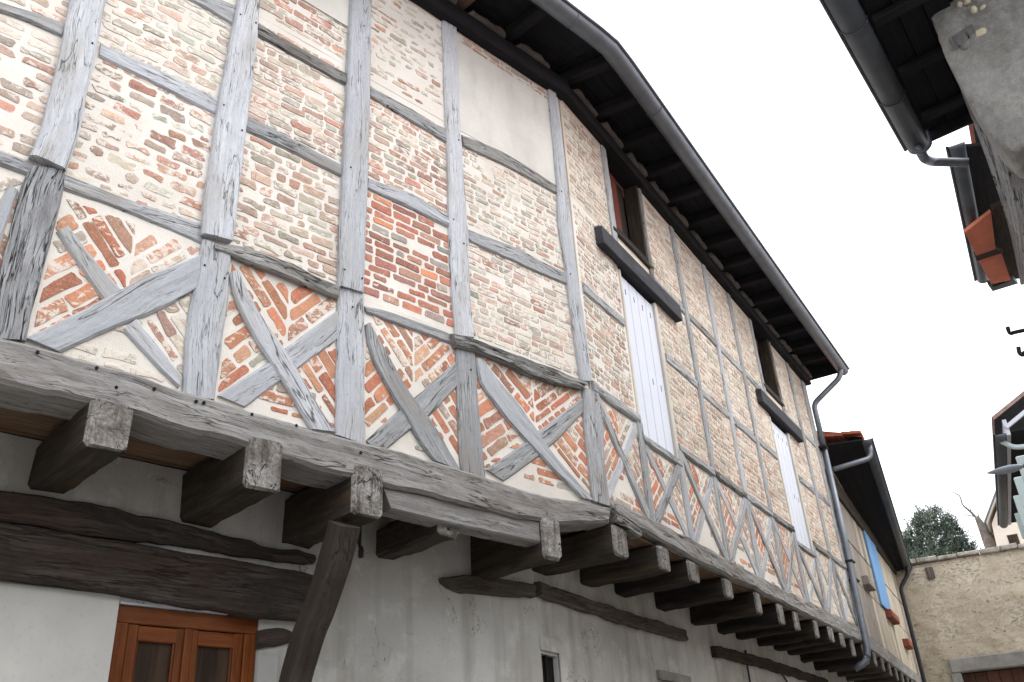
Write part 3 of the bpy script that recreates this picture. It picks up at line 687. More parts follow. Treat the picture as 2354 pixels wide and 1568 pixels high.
# ---- shutters, charcoal lintels and the upper windows
def shutter(s0, s1, z0, z1, lab):
    sh = fbox('shutter', FB, s0, s1, z0 + .001, z1, -.045, -.028, WHITE, H, bev=.002, label=lab)
    n = 4; w = (s1 - s0) / n
    for k in range(n):
        bd = fbox('board', FB, s0 + k * w + .005, s0 + (k + 1) * w - .005, z0, z1 - .004, -.028, -.008, WHITE, sh, axis='z', bev=.005)
        fbox('slot', FB, s0 + (k + .5) * w - .008, s0 + (k + .5) * w + .008, z1 - .18, z1 - .12, -.009, -.006, ZINC_D, sh, bev=.001)
        if k > 1: fbox('slot', FB, s0 + (k + .5) * w - .007, s0 + (k + .5) * w + .007, z0 + .62, z0 + .68, -.009, -.006, ZINC_D, sh, bev=.001)
    return sh
def upper_window(s0, s1, z0, z1, red):
    w = fbox('window', FB, s0, s1, z0, z0 + .06, -.14, .01, W_RAFT, H, label='dark unglazed upper window below the eaves')
    fbox('jamb', FB, s0, s0 + .04, z0 + .061, z1, -.14, .012, W_JOIST, w, axis='z')
    fbox('jamb', FB, s1 - .05, s1, z0 + .061, z1, -.14, .012, W_JOIST, w, axis='z')
    fbox('shutter_panel', FB, s0 + .052, (s0 + s1) / 2 + .12, z0 + .062, z1, -.16, -.12, REDBOARD if red else W_DARK, w, axis='z')
    fbox('shutter_panel', FB, (s0 + s1) / 2 + .14, s1 - .052, z0 + .062, z1, -.19, -.15, W_DARK, w, axis='z')
for k, (a, b) in enumerate(((.89, 1.63), (5.30, 6.04))):
    shutter(a, b, 4.38, 5.96, ('closed white board shutters under the nearer charcoal lintel', 'closed white board shutters under the farther charcoal lintel')[k])
    fbox('lintel_board', FB, a - .46, b + .60, 6.03, 6.21, -.05, .075, CHAR, H)
    fbox('lintel_flashing', FB, a - .46, b + .60, 6.212, 6.225, -.03, .05, CONC, H, bev=.002)
    fbox('reveal', FB, b + .002, b + .07, 4.36, 5.99, -.10, .016, GREY_REV, H, axis='z')
    fbox('reveal', FB, a - .035, a - .002, 4.36, 5.99, -.10, .012, GREY_REV, H, axis='z')
    fbox('reveal', FB, a, b, 5.965, 6.028, -.13, -.06, DARKIN, H)  # dark strip standing for the shade in the recess under the lintel
    upper_window(a + .0, b + .05, 6.46, 7.44, k == 0)

# ---- brick infill
PAL = {
    'pale':  [((208, 196, 178), 4, .55), ((216, 207, 194), 4, .6), ((194, 182, 168), 3, .5), ((202, 162, 144), 2, .5), ((170, 164, 156), 2, .4), ((196, 128, 102), 1, .4)],
    'mixed': [((198, 132, 102), 3, .45), ((182, 108, 90), 3, .4), ((204, 180, 156), 3, .5), ((158, 142, 131), 3, .4), ((208, 197, 182), 3, .55), ((172, 116, 106), 2, .4)],
    'pink':  [((202, 168, 153), 4, .5), ((194, 148, 131), 3, .45), ((208, 195, 180), 4, .55), ((166, 151, 142), 2, .4), ((186, 120, 101), 1, .4)],
    'red':   [((168, 96, 78), 4, .12), ((180, 104, 82), 4, .15), ((152, 90, 82), 3, .15), ((194, 136, 117), 2, .3), ((200, 122, 80), 1, .1), ((152, 140, 136), 2, .2), ((202, 188, 174), 1, .4)],
    'orange': [((196, 116, 82), 5, .3), ((184, 102, 74), 4, .25), ((204, 142, 108), 4, .4), ((170, 120, 99), 2, .4), ((176, 164, 152), 2, .4)],
    'tan':   [((194, 178, 161), 4, .5), ((182, 163, 147), 4, .45), ((168, 149, 134), 3, .4), ((182, 146, 128), 2, .4), ((204, 191, 176), 3, .5)],
    'tanred': [((182, 128, 106), 3, .4), ((192, 154, 133), 3, .4), ((168, 147, 133), 3, .4), ((194, 179, 163), 4, .45)],
    'plain': [((206, 194, 179), 3, .75), ((192, 174, 157), 1, .7)],
}
def pick(pal):
    P = PAL[pal]; t = random.uniform(0, sum(p[1] for p in P))
    for c, w, l in P:
        t -= w
        if t <= 0: break
    f = random.uniform(.88, 1.08); g = random.uniform(-8, 8); mm = .28 if pal == 'red' else (.28 if pal == 'orange' else .5); c = tuple(x * (1 - mm) + y * mm for x, y in zip(c, (204, 190, 177)))
    q = srgb(*[max(20, min(235, x * f + (g if i == 0 else -g * .4))) for i, x in enumerate(c)])
    return (q[0], q[1], q[2], max(0, min(1, l + random.uniform(-.10, .32))))
def clip(poly, cl):
    out = poly
    for i in range(len(cl)):
        a, b = cl[i], cl[(i + 1) % len(cl)]; inp = out; out = []
        if not inp: return []
        sd = lambda p: (b[0] - a[0]) * (p[1] - a[1]) - (b[1] - a[1]) * (p[0] - a[0])
        for j in range(len(inp)):
            p, q = inp[j - 1], inp[j]; sp, sq = sd(p), sd(q)
            if sq >= 0:
                if sp < 0: t = sp / (sp - sq); out.append(lerp2(p, q, t))
                out.append(q)
            elif sp >= 0: t = sp / (sp - sq); out.append(lerp2(p, q, t))
    return out
def area(p): return .5 * sum(p[i - 1][0] * p[i][1] - p[i][0] * p[i - 1][1] for i in range(len(p)))
def inset(poly, d):
    if area(poly) < 0: poly = poly[::-1]
    n = len(poly); ln = []
    for i in range(n):
        a, b = poly[i], poly[(i + 1) % n]; dx, dz = b[0] - a[0], b[1] - a[1]; L = math.hypot(dx, dz) or 1e-9
        nx, nzv = -dz / L, dx / L; ln.append(((a[0] + nx * d, a[1] + nzv * d), (dx, dz)))
    out = []
    for i in range(n):
        (p, u), (q, v) = ln[i - 1], ln[i]; den = u[0] * v[1] - u[1] * v[0]
        if abs(den) < 1e-9: out.append(q); continue
        t = ((q[0] - p[0]) * v[1] - (q[1] - p[1]) * v[0]) / den; out.append((p[0] + u[0] * t, p[1] + u[1] * t))
    return out
def outline(poly, irr):
    """Worn outline: edges broken into short runs, corners knocked off."""
    if area(poly) < 0: poly = poly[::-1]
    pts = []
    n = len(poly)
    for i in range(n):
        a, b = poly[i], poly[(i + 1) % n]; L = math.dist(a, b)
        if L < .004: continue
        c = min(.22, (.003 + .006 * random.random() + irr * .003) / L)
        k = 3 if L > .12 else (2 if L > .05 else 1)
        dx, dz = (b[0] - a[0]) / L, (b[1] - a[1]) / L
        for j in range(k + 1):
            t = c + (1 - 2 * c) * j / k
            e = random.gauss(0, 1) * irr * .0026 * (1 if 0 < j < k else .7)
            pts.append((a[0] + (b[0] - a[0]) * t - dz * e, a[1] + (b[1] - a[1]) * t + dx * e))
    return pts
BRICKS = []                                    # (screen size, frame, panel, outline, tone, height)
def lay(fr, poly, panel, pal, ang=0.0, bw=.20, bh=.055, gap=.014, irr=1.0, drop=.04, shrink=0.0, off=0.0, wave=0.0):
    if area(poly) < 0: poly = poly[::-1]
    cx = sum(p[0] for p in poly) / len(poly); cz = sum(p[1] for p in poly) / len(poly); ca, sa = math.cos(ang), math.sin(ang)
    loc = [((p[0] - cx) * ca + (p[1] - cz) * sa, -(p[0] - cx) * sa + (p[1] - cz) * ca) for p in poly]
    x0, x1 = min(p[0] for p in loc), max(p[0] for p in loc); y0, y1 = min(p[1] for p in loc), max(p[1] for p in loc)
    y = y0 + random.uniform(-.5, 0) * bh; ph = random.uniform(0, 6)
    while y < y1:
        h = bh * random.uniform(.82, 1.18); x = x0 - random.uniform(0, bw)
        while x < x1:
            w = bw * (random.uniform(.78, 1.12) if random.random() > .28 else random.uniform(.4, .62))
            sx = shrink * random.random() * w * .5; sz = shrink * random.random() * h * .45
            j = lambda k: random.gauss(0, k * irr)
            wv = lambda xx: wave * math.sin(xx * 5 + ph)
            q = [(x + sx + j(.004), y + sz + wv(x) + j(.003)), (x + w - sx + j(.004), y + sz + wv(x + w) + j(.003)), (x + w - sx + j(.005), y + h - sz + wv(x + w) + j(.003)), (x + sx + j(.005), y + h - sz + wv(x) + j(.003))]
            x += w + gap * random.uniform(.7, 1.5)
            if random.random() < drop: continue
            q = clip(q, loc)
            if len(q) < 3 or abs(area(q)) < .12 * bw * bh: continue
            if min(max(p[i] for p in q) - min(p[i] for p in q) for i in (0, 1)) < .018: continue
            q = [(cx + p[0] * ca - p[1] * sa, cz + p[0] * sa + p[1] * ca) for p in q]
            ol = outline(q, irr)
            if len(ol) < 4: continue
            mx_ = sum(p[0] for p in ol) / len(ol); mz_ = sum(p[1] for p in ol) / len(ol)
            w3 = fr.w(mx_, mz_); d = w3 - EYE
            size = abs(area(ol)) * abs(d.normalized().dot(fr.n)) / d.length_squared
            cq = ROT.transposed() @ d; u_, v_ = CX + cq.x / -cq.z * FOC, CY - cq.y / -cq.z * FOC
            if not (-20 < u_ < PW + 20 and -20 < v_ < PH + 20): size *= .001
            BRICKS.append((size, fr, panel, ol, pick(pal), off + random.uniform(.0015, .006)))
        y += h + gap * random.uniform(.75, 1.3)
def brick_geo(fr, ol, h, base, vs, fs, cols, tone):
    n = len(ol); cx = sum(p[0] for p in ol) / n; cz = sum(p[1] for p in ol) / n; b = len(vs)
    for p in ol: vs.append(fr.w(p[0], p[1], base - .012))
    for p in ol:
        dx, dz = p[0] - cx, p[1] - cz; L = math.hypot(dx, dz) or 1; k = max(0, 1 - .0045 / L)
        vs.append(fr.w(cx + dx * k, cz + dz * k, base + h * random.uniform(.55, 1)))
    vs.append(fr.w(cx, cz, base + h * 1.15))
    for i in range(n):
        j = (i + 1) % n; fs.append((b + i, b + j, b + n + j, b + n + i)); fs.append((b + n + i, b + n + j, b + 2 * n))
    cols += [tone] * (2 * n + 1)
def panel(fr, s0, s1, z0, z1, mat=MORTAR, off=0.0, nm='infill_panel', label=None):
    return sheet(nm, fr, s0, s1, z0, z1, [], off, .05, mat, H, amp=.0022, step=.09, sd=random.uniform(0, 90), label=label)
def quad(s0, s1, z0, z1): return [(s0, z0), (s1, z0), (s1, z1), (s0, z1)]
def xbay(fr, s0, s1, z0, z1, pn, pals, bw=.28, bh=.066, irr=1.1, m=.010):
    c = ((s0 + s1) / 2, (z0 + z1) / 2); a = math.atan2(z1 - z0, s1 - s0)
    tl, tr, bl, br = (s0, z1), (s1, z1), (s0, z0), (s1, z0); tm = (c[0], z1)
    k = dict(bw=bw, bh=bh, gap=.0145, irr=irr, drop=.0)
    for poly, ang, pal, dd in (([bl, c, tl], a, pals[0], m), ([br, tr, c], -a, pals[1], m), ([c, tm, tl], -a, pals[0], m * .7), ([c, tr, tm], a, pals[1], m * .7), ([bl, br, c], 0.0, pals[2], m)):
        if poly[0] == c and tm in poly:           # the two halves meet in a V: keep the joint thin
            q = inset(poly, .006); big = inset([tl, tr, c], m) if area([tl, tr, c]) > 0 else inset([c, tr, tl], m)
            if area(big) < 0: big = big[::-1]
            q = clip(q, big)
        else: q = inset(poly, dd)
        if len(q) < 3: continue
        kk = dict(k)
        if ang == 0.0: kk.update(drop=.3, bh=.05, gap=.02)
        lay(fr, q, pn, pal, ang=ang, **kk)

AX = [.0, .89, 1.80, 2.70, 3.60, 4.845]        # post lines of the left part
AHW = .055
Z0, Z1, Z2, Z3, Z4 = 3.56, 4.49, 5.42, 6.33, 7.42
rows_A = {   # bay: (palette, options) from the middle rail upwards
    0: [('pink', dict(irr=1.40, bw=.19, bh=0.0532, gap=0.0123, shrink=0.18)), ('pink', dict(irr=1.40, bw=.18, bh=0.0513, gap=0.0115, shrink=0.20)), ('pale', dict(irr=1.25))],
    1: [('mixed', dict(irr=1.56, bw=.18, bh=0.0532, gap=0.0131, shrink=0.22, drop=.03, wave=.006)), ('pale', dict(irr=1.48, bw=.19, bh=0.0522, gap=0.0098, shrink=0.16, wave=.008)), ('pale', dict(irr=1.25, bh=0.0494, gap=0.0098))],
    2: [('tanred', dict(irr=1.25, bw=.16, bh=0.0541, gap=0.0115, shrink=0.13, wave=.005)), ('pink', dict(irr=1.09, bw=.16, bh=0.0456, gap=0.0082, wave=.006)), ('mixed', dict(irr=1.09, bw=.18, bh=0.0475, gap=0.0082))],
    3: [('red', dict(irr=0.78, bw=.18, bh=0.0513, gap=0.0107, shrink=0.05)), ('mixed', dict(irr=1.17, bw=.18, bh=0.0503, gap=0.0090, shrink=0.11, wave=.006)), ('pale', dict(irr=1.56, bw=.17, bh=0.0456, gap=0.0123, shrink=0.28, drop=.22))],
    4: [('pink', dict(irr=0.86, bw=.16, bh=0.0456, gap=0.0082)), ('pale', dict(irr=0.94, bw=.14, bh=0.0456, gap=0.0098, shrink=0.10)), None],
}
for i in range(5):
    a, b = AX[i], AX[i + 1]
    ia, ib = a + AHW * .6, b - AHW * .6
    pn = panel(FA, a, b, Z0 - .1, Z1)
    xbay(FA, a + .07, b - .07, Z0 + .015, Z1 - .06, pn, (('mixed', 'orange', 'plain'), ('orange', 'mixed', 'plain'), ('orange', 'orange', 'orange'), ('orange', 'orange', 'orange'), ('orange', 'orange', 'orange'))[i])
    for k, (z0, z1) in enumerate(((Z1, Z2), (Z2, Z3), (Z3, Z4))):
        spec = rows_A[i][k]; off = random.uniform(-.002, .002)
        if spec is None:
            panel(FA, a, b, z0 + .001, z1, PLASTER, .004, nm='plaster_panel', label='plain cream plaster panel high between two posts')
            continue
        pn = panel(FA, a, b, z0 + .001, z1, MORTAR, off)
        lay(FA, quad(ia, ib, z0 + .045, z1 - .05), pn, spec[0], off=off, **spec[1])
panel(FA, 1.86, 2.66, 6.70, 7.43, PLASTER, .012, nm='plaster_patch')
lay(FA, quad(3.67, 4.79, 7.30, 7.40), pn, 'tanred', bw=.2, bh=.04, irr=1.5, off=.006)
for i in range(len(BP) - 1):
    a, b = BP[i], BP[i + 1]; sh = i in shut_bays
    zt = 4.43 if not sh else 4.29
    pn = panel(FB, a + .001, b, 3.48, zt + .06, MORTAR if i < 5 else MORTAR_B)
    xbay(FB, a + .05, b - .05, 3.615, zt, pn, ('orange', 'tanred', 'orange') if i < 6 else ('tan', 'tan', 'plain'), bw=.24, bh=.058, m=.008)
    if sh:
        panel(FB, a + .001, b, 6.20, 6.46, MORTAR_B)
        continue
    for k, (z0, z1) in enumerate(((4.491, 5.41), (5.411, 6.31), (6.311, 7.44))):
        mt = MORTAR if (i == 0 and k < 2) else MORTAR_B
        off = random.uniform(-.002, .002); pn = panel(FB, a + .001, b, z0, z1, mt, off)
        pal = ('tanred' if k == 0 else ('pink' if i == 0 and k < 2 else 'tan'))
        lay(FB, quad(a + .04, b - .04, z0 + .035, z1 - .04), pn, pal, bw=random.uniform(.15, .19), bh=random.uniform(.044, .052), gap=.010, irr=1.1, shrink=.1, drop=.02, off=off, wave=.004)
sheet('end_wall', FB, 7.6, 8.08, 3.44, 7.5, [], -.012, .3, MORTAR_B, H, amp=.01)
BRICKS.sort(key=lambda b: -b[0])
for size, fr, pn, ol, tone, h in BRICKS[:300]:
    vs, fs, cl = [], [], []; brick_geo(fr, ol, h, 0.0, vs, fs, cl, tone); mk('brick', vs, fs, BRICK, pn, col=cl)
vs, fs, cl = [], [], []
for size, fr, pn, ol, tone, h in BRICKS[300:]: brick_geo(fr, ol, h, 0.0, vs, fs, cl, tone)
mk('small_bricks', vs, fs, BRICK, H, col=cl, kind='stuff')
print('bricks', len(BRICKS))

# dark discs standing for the shade in peg holes of sill and posts
for x, y in [(87, 809), (223, 845), (268, 890), (356, 893), (452, 922), (470, 925), (580, 952), (682, 978), (830, 1040), (1420, 1000)][:9]:
    s, z = FA.px((x, y), .056); q = []
    for k in range(8): a = k * math.pi / 4; q.append(FA.w(s + .008 * math.cos(a), z + .009 * math.sin(a), .0555))
    q += [FA.w(s + .008 * math.cos(k * math.pi / 4), z + .009 * math.sin(k * math.pi / 4), .03) for k in range(8)]
    mk('peg_hole', q, [tuple(range(8))[::-1]] + [(k, (k + 1) % 8, 8 + (k + 1) % 8, 8 + k) for k in range(8)], DARKIN, H)

for x, y, po in [(212, 100, .06), (552, 34, .05), (514, 242, .05), (588, 53, .05), (556, 300, .05), (836, 60, .045), (806, 385, .045), (832, 640, .045), (792, 620, .045), (1054, 322, .03), (1042, 505, .03), (1066, 560, .03), (1290, 440, .032), (1310, 630, .032), (810, 706, .026), (470, 610, .028), (516, 640, .028), (1082, 850, .026), (1370, 920, .034)]:
    s, z = FA.px((x, y), po); q = [FA.w(s + .006 * math.cos(k * math.pi / 3), z + .007 * math.sin(k * math.pi / 3), o_) for o_ in (po + .004, po - .03) for k in range(6)]
    mk('peg_hole', q, [tuple(range(6))[::-1]] + [(k, (k + 1) % 6, 6 + (k + 1) % 6, 6 + k) for k in range(6)], DARKIN, H)
# ---- eaves: rafters, boards, mortar between the rafters, gutter, roof
GO, GZ = .58, 7.66
def rafters(fr, a, b, step):
    s = a; k = 0
    while s < b:
        w = .10; zi, zo = 7.655, 7.625
        c = fr.w
        P = [c(s, zo, GO - .09), c(s + w, zo, GO - .09), c(s + w, zo + .12, GO - .09), c(s, zo + .12, GO - .09), c(s, zi, -.2), c(s + w, zi, -.2), c(s + w, zi + .12, -.2), c(s, zi + .12, -.2)]
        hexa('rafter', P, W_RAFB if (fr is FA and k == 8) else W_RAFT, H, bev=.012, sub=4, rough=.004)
        # broken mortar fillet up to the next rafter
        pv = []; n = 9; s1 = s + w + .005; s2 = s + step - .005
        for i in range(n + 1):
            t = i / n; ss = s1 + (s2 - s1) * t; hh = .045 + .03 * nz(ss * 9, k) ; oo = .13 + .03 * nz(ss * 7, k, 5)
            e = min(1, 6 * t + .3, 6 * (1 - t) + .3)
            pv += [c(ss, 7.59, -.05), c(ss, 7.58, oo * e), c(ss, 7.60 + hh * e, oo * e - .02), c(ss, 7.66 + hh * e, -.05)]
        pf = []
        for i in range(n):
            for j in range(4): pf.append((i * 4 + j, i * 4 + (j + 1) % 4, (i + 1) * 4 + (j + 1) % 4, (i + 1) * 4 + j))
        pf += [(3, 2, 1, 0), tuple(n * 4 + j for j in range(4))]
        mk('mortar_fillet', pv, pf, FILLET, H)
        s += step; k += 1
rafters(FA, -.9, 4.7, .56); rafters(FB, .05, 7.9, .58)
for fr, a, b in ((FA, -1.4, None), (FB, None, 8.12)):
    o = -.2; k = 0
    while o < GO - .03:
        w = .17; o1 = min(o + w - .006, GO - .02); om = (o + o1) / 2
        sa = a if a is not None else -om * TB + .002; sbb = b if b is not None else 4.87 + om * TB - .002
        zc = 7.775 - .035 * (om + .2)
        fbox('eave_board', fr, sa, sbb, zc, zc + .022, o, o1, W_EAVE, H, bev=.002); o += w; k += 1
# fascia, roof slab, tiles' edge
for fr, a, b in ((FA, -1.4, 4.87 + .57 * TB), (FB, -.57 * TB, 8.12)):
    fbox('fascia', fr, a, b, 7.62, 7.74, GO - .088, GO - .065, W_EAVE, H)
    c = fr.w; a2 = a if fr is FA else -(-3.2) * TB * 0 + a; 
    sA, sB = (a, 4.87 + .54 * TB) if fr is FA else (-.54 * TB, 8.16); bA, bB = (a, 4.87 - 3.4 * TB) if fr is FA else (3.4 * TB, 8.16)
    P = [c(sA, 7.79, .54), c(sB, 7.79, .54), c(bB, 9.4, -3.4), c(bA, 9.4, -3.4)]
    vs = P + [p + V((0, 0, .06)) for p in P]
    mk('roof', vs, [(3, 2, 1, 0), (4, 5, 6, 7), (0, 1, 5, 4), (1, 2, 6, 5), (2, 3, 7, 6), (3, 0, 4, 7)], TERRA_D, H)
fbox('verge_board', FB, 8.125, 8.15, 7.55, 7.80, -.3, GO + .0, W_EAVE, H)
jp = V((4.87, 4, 0)); bis = (FA.n + FB.n).normalized(); gj = jp - bis * (GO / math.cos(R(7.1))) + V((0, 0, GZ))
GUT = gutter('gutter', [FA.w(-1.4, GZ + .03, GO), FA.w(2.2, GZ + .015, GO), FA.w(4.72, GZ + .003, GO), gj + bis * .008, FB.w(.22, GZ, GO), FB.w(4, GZ - .02, GO), FB.w(8.25, GZ - .05, GO)], [-FA.n, -FA.n, -(FA.n + bis).normalized(), -bis, -(FB.n + bis).normalized(), -FB.n, -FB.n], .085, ZINC, H)
for fr, ss in ((FA, (.6, 2.7, 3.6, 4.45)), (FB, (.9, 2.9, 4.9, 6.9))):
    for s in ss:
        zz = GZ - .005 * (1 if fr is FB else -1)
        tube('gutter_joint', [fr.w(s, zz - math.sin(math.pi * k / 8) * .0885, GO + math.cos(math.pi * k / 8) * .0885) for k in range(9)], .005, ZINC, GUT, n=6)
# downpipe at the far end
dz = .065
tube('downpipe', round_path([FB.w(8.02, GZ - .1, GO), FB.w(8.02, GZ - .24, GO - .03), FB.w(7.93, 7.06, .075), FB.w(7.93, 6.3, .075)], .09), .042, ZINC, H, n=12)
tube('downpipe', round_path([FB.w(7.93, 6.31, .075), FB.w(7.86, 4.6, .075), FB.w(7.62, 3.30, .085), FB.w(7.58, 3.16, .04), FB.w(7.55, 3.1, -.12)], .08), .046, ZINC, H, n=12)
for z in (6.3, 4.55, 4.28): fbox('pipe_clip', FB, 7.80, 7.98, z, z + .03, -.02, .13, IRON, H)
for s0, pts in ((4.6, [(4.62, 3.1), (4.60, 2.8), (4.63, 2.4), (4.62, 1.8)]), (6.2, [(5.6, 3.0), (6.0, 2.9), (6.2, 2.6), (6.22, 1.8)])):
    tube('cable', smooth_path([FB.w(a, z, -.63) for a, z in pts], 5), .012, BLACK, H, n=6)

# ------------------------------------------------------------------ lower plank house beyond
PL = thing('plank_house', 'low plank-clad house with blue shutters beyond the downpipe of the long house', 'house', FC.w(3, 0, -.6))
sheet('wall', FC, 0, 7.2, 3.42, 6.4, [(3.3, 4.1, 4.45, 5.8)], -.03, .2, MORTAR_B, PL, amp=.006, step=.3)
fbox('interior_wall', FC, 3.0, 4.4, 4.2, 6, -.7, -.65, DARKIN, PL)
s = .05; k = 0
while s < 7.1:
    w = random.uniform(.24, .34); m_ = W_PLGR if s < 1.3 or random.random() < .25 else W_PLANK
    e = min(s + w, 7.15)
    for z0, z1 in (((3.62, 4.40), (4.42, 5.05), (5.07, 5.72)) if not (s + w > 3.2 and s < 4.15) else ((3.62, 4.40),)):
        fbox('plank', FC, s, e - .012, z0, z1, -.028, .004 + .006 * random.random(), m_, PL, axis='z', bev=.004, sub=2)
    s += w; k += 1
timber('eave_plate', FC, [(0, 6.05), (3, 5.98), (7.2, 5.9)], [(0, 5.72), (3, 5.70), (7.2, 5.70)], .05, .2, W_JOIST, PL, rough=.01)
hrail('rail', FC, 0, 7.2, 5.06, .035, .012, .05, W_JOIST, PL)
hrail('ledger', FC, 1.1, 1.75, 4.54, .13, .11, .12, W_PLGR, PL)
timber('sill_beam', FC, [(-.2, 3.60), (3, 3.60), (7.2, 3.6)], [(-.2, 3.40), (3, 3.40), (7.2, 3.42)], .03, .25, W_SILL, PL)
WB = fbox('window_frame', FC, 3.3, 4.1, 5.72, 5.8, -.12, .0, W_PLGR, PL)
SHB = fbox('shutter', FC, 2.78, 3.28, 4.43, 5.84, .012, .045, BLUE, PL, axis='z', label='sky blue board shutter of the low plank house')
SHB2 = fbox('shutter', FC, 3.29, 4.10, 4.45, 5.80, .012, .04, BLUE, PL, axis='z', label='sky blue closed shutter leaf in the window')
fbox('curtain_edge', FC, 4.07, 4.12, 4.45, 5.75, -.05, .03, TERRA, PL, axis='z')
fbox('sill_tile', FC, 3.25, 4.2, 4.28, 4.42, -.02, .12, TERRA_D, PL, bev=.02)
fbox('sill_tile', FC, 5.0, 5.6, 4.0, 4.14, -.02, .12, TERRA_D, PL, bev=.02)
sheet('lower_wall', FC, 0, 7.2, 0, 3.4, [], -.66, .2, RENDER, PL, step=.4)
for k in range(9):
    s = .35 + k * .75
    c = FC.w; P = [c(s, 3.2, .02), c(s + .16, 3.2, .02), c(s + .16, 3.4, .02), c(s, 3.4, .02), c(s, 3.2, -.7), c(s + .16, 3.2, -.7), c(s + .16, 3.4, -.7), c(s, 3.4, -.7)]
    hexa('joist', P, W_DARK, PL, bev=.02, endmat=END, sub=3, rough=.006)
fbox('floor_board', FC, 0, 7.2, 3.402, 3.43, -.66, -.22, W_DARK, PL)
# its roof: underside boards, tiles, gutter
g0, g1 = on_z((1983, 1012), 6.45), on_z((2103, 1378), 5.55)
w0, w1 = FC.w(-.02, 6.42, -.05), FC.w(7.3, 5.72, -.05)
def slab(name, q, th, mat, parent, under=None, **k):
    n = (q[1] - q[0]).cross(q[3] - q[0]).normalized()
    if n.z < 0: n = -n
    vs = [V(p) for p in q] + [V(p) + n * th for p in q]
    return mk(name, vs, [(3, 2, 1, 0), (4, 5, 6, 7), (0, 1, 5, 4), (1, 2, 6, 5), (2, 3, 7, 6), (3, 0, 4, 7)], [mat, under] if under else mat, parent, uv=[(0, 0), (4, 0), (4, 1), (0, 1)] * 2, fm=[1, 0, 0, 0, 0, 0] if under else None, **k)
for k in range(4):
    t0, t1 = k / 4, (k + 1) / 4 - .012
    slab('eave_board', [w0.lerp(g0, t0), w1.lerp(g1, t0), w1.lerp(g1, t1), w0.lerp(g0, t1)], .025, W_EAVE, PL)
bk0, bk1 = w0 + V((-.3, 2.6, 1.2)), w1 + V((-.3, 2.6, 1.2))
up = V((0, 0, .05))
slab('roof', [g0 + up, g1 + up, bk1 + up, bk0 + up], .05, TERRA_D, PL, under=W_EAVE)
for k in range(5):
    a, b = g0.lerp(w0, k / 5), g0.lerp(w0, (k + 1.08) / 5); sh_ = FC.d * -.06
    slab('verge_tile', [a + sh_ + up * (2.0 + .2 * (k % 2)), a - sh_ * 5 + up * (2.0 + .2 * (k % 2)), b - sh_ * 5 + up * (2.4 + .2 * (k % 2)), b + sh_ + up * (2.4 + .2 * (k % 2))], .04, TERRA, PL)
od = -(FC.n)
dgo = (g1 - g0).normalized(); od = V((dgo.y, -dgo.x, 0)).normalized()
gutter('gutter', [g0 + od * .05, g0.lerp(g1, .5) + od * .05, g1 + od * .05], [od] * 3, .075, ZINC_D, PL)
tube('gutter_branch', round_path([g0 + od * .06 + V((.12, .04, -.06)), g0 + od * .05 + V((.12, .04, -.26)), FC.w(-.12, 5.98, .13)], .12), .04, ZINC, PL, n=12)
gp = g0.lerp(g1, .70)
tube('downpipe', round_path([gp + od * .05 + V((0, 0, -.05)), gp + od * .04 + V((0, 0, -.20)), FC.w(6.6, 5.34, .08), FC.w(6.55, 3.2, .08), FC.w(6.5, 1.2, .05)], .08), .04, BLACK, PL, n=10)

# ------------------------------------------------------------------ retaining wall closing the street
WD = 21.0; FW = Fr((WD * math.cos(R(19)), WD * math.sin(R(19))), -71)
RW = thing('retaining_wall', 'high buff rubble retaining wall with stone coping at the end of the street', 'wall', FW.w(0, 1.35, -.2))
tl = FW.px((2070, 1305)); tr = FW.px((2345, 1260)); ls, lz = FW.px((2195, 1530)); ls2, lz2 = FW.px((2360, 1505))
zt = (tl[1] + tr[1]) / 2
vs = []; fs = []; nx_, nz_ = 90, 60; sA, sB = -3.4, 3.2
for i in range(nx_ + 1):
    for j in range(nz_ + 1):
        s = sA + (sB - sA) * i / nx_; z = 1.0 + (zt - 1.0) * j / nz_
        o = .05 * nz(s * 1.3, z * 1.3, 3) + .04 * nz(s * 4, z * 4.5, 8) + .025 * nz(s * 11, z * 12, 1)
        vs.append(FW.w(s, z, o))
dz0, dz1 = ls + .06, ls2 + 1.2
for i in range(nx_):
    for j in range(nz_):
        s = sA + (sB - sA) * (i + .5) / nx_; z = 1.0 + (zt - 1.0) * (j + .5) / nz_
        if s > dz0 and z < lz - .1: continue
        fs.append((i * (nz_ + 1) + j, (i + 1) * (nz_ + 1) + j, (i + 1) * (nz_ + 1) + j + 1, i * (nz_ + 1) + j + 1))
mk('wall_face', vs, fs, RUBBLE, RW, smooth=True)
fbox('wall_core', FW, sA, sB, zt - 1.6, zt - .02, -.5, -.12, RUBBLE, RW)
s = sA
while s < tr[0] + .12:
    w = random.uniform(.28, .55); e = min(s + w, tr[0] + .12); zz = zt + random.uniform(-.015, .02)
    fbox('coping_stone', FW, s, e - .015, zz, zz + random.uniform(.08, .11), -.45, .10 + random.uniform(-.02, .02), COPE, RW, bev=.018, sub=3, rough=.012); s = e
fbox('door_lintel', FW, ls - .1, ls2 + 1.2, lz - .14, lz + .13, -.25, .09, CONC, RW, bev=.02)
fbox('door_jamb', FW, ls - .13, ls + .07, 1.0, lz - .142, -.25, .07, CONC, RW, bev=.02, axis='z')
for k in range(7): fbox('door_board', FW, ls + .08 + k * .22, ls + .29 + k * .22, 1.1, lz - .16, -.2, -.14, DOORB, RW, axis='z')
fbox('door_back', FW, ls - .1, ls2 + 1.3, 1.0, lz + .1, -.4, -.3, DARKIN, RW)
ds, dzv = FW.px((2135, 1307)); fbox('drain_stone', FW, ds - .08, ds + .07, dzv - .22, dzv + .02, .0, .06, W_PLATE, RW, bev=.04, axis='z')

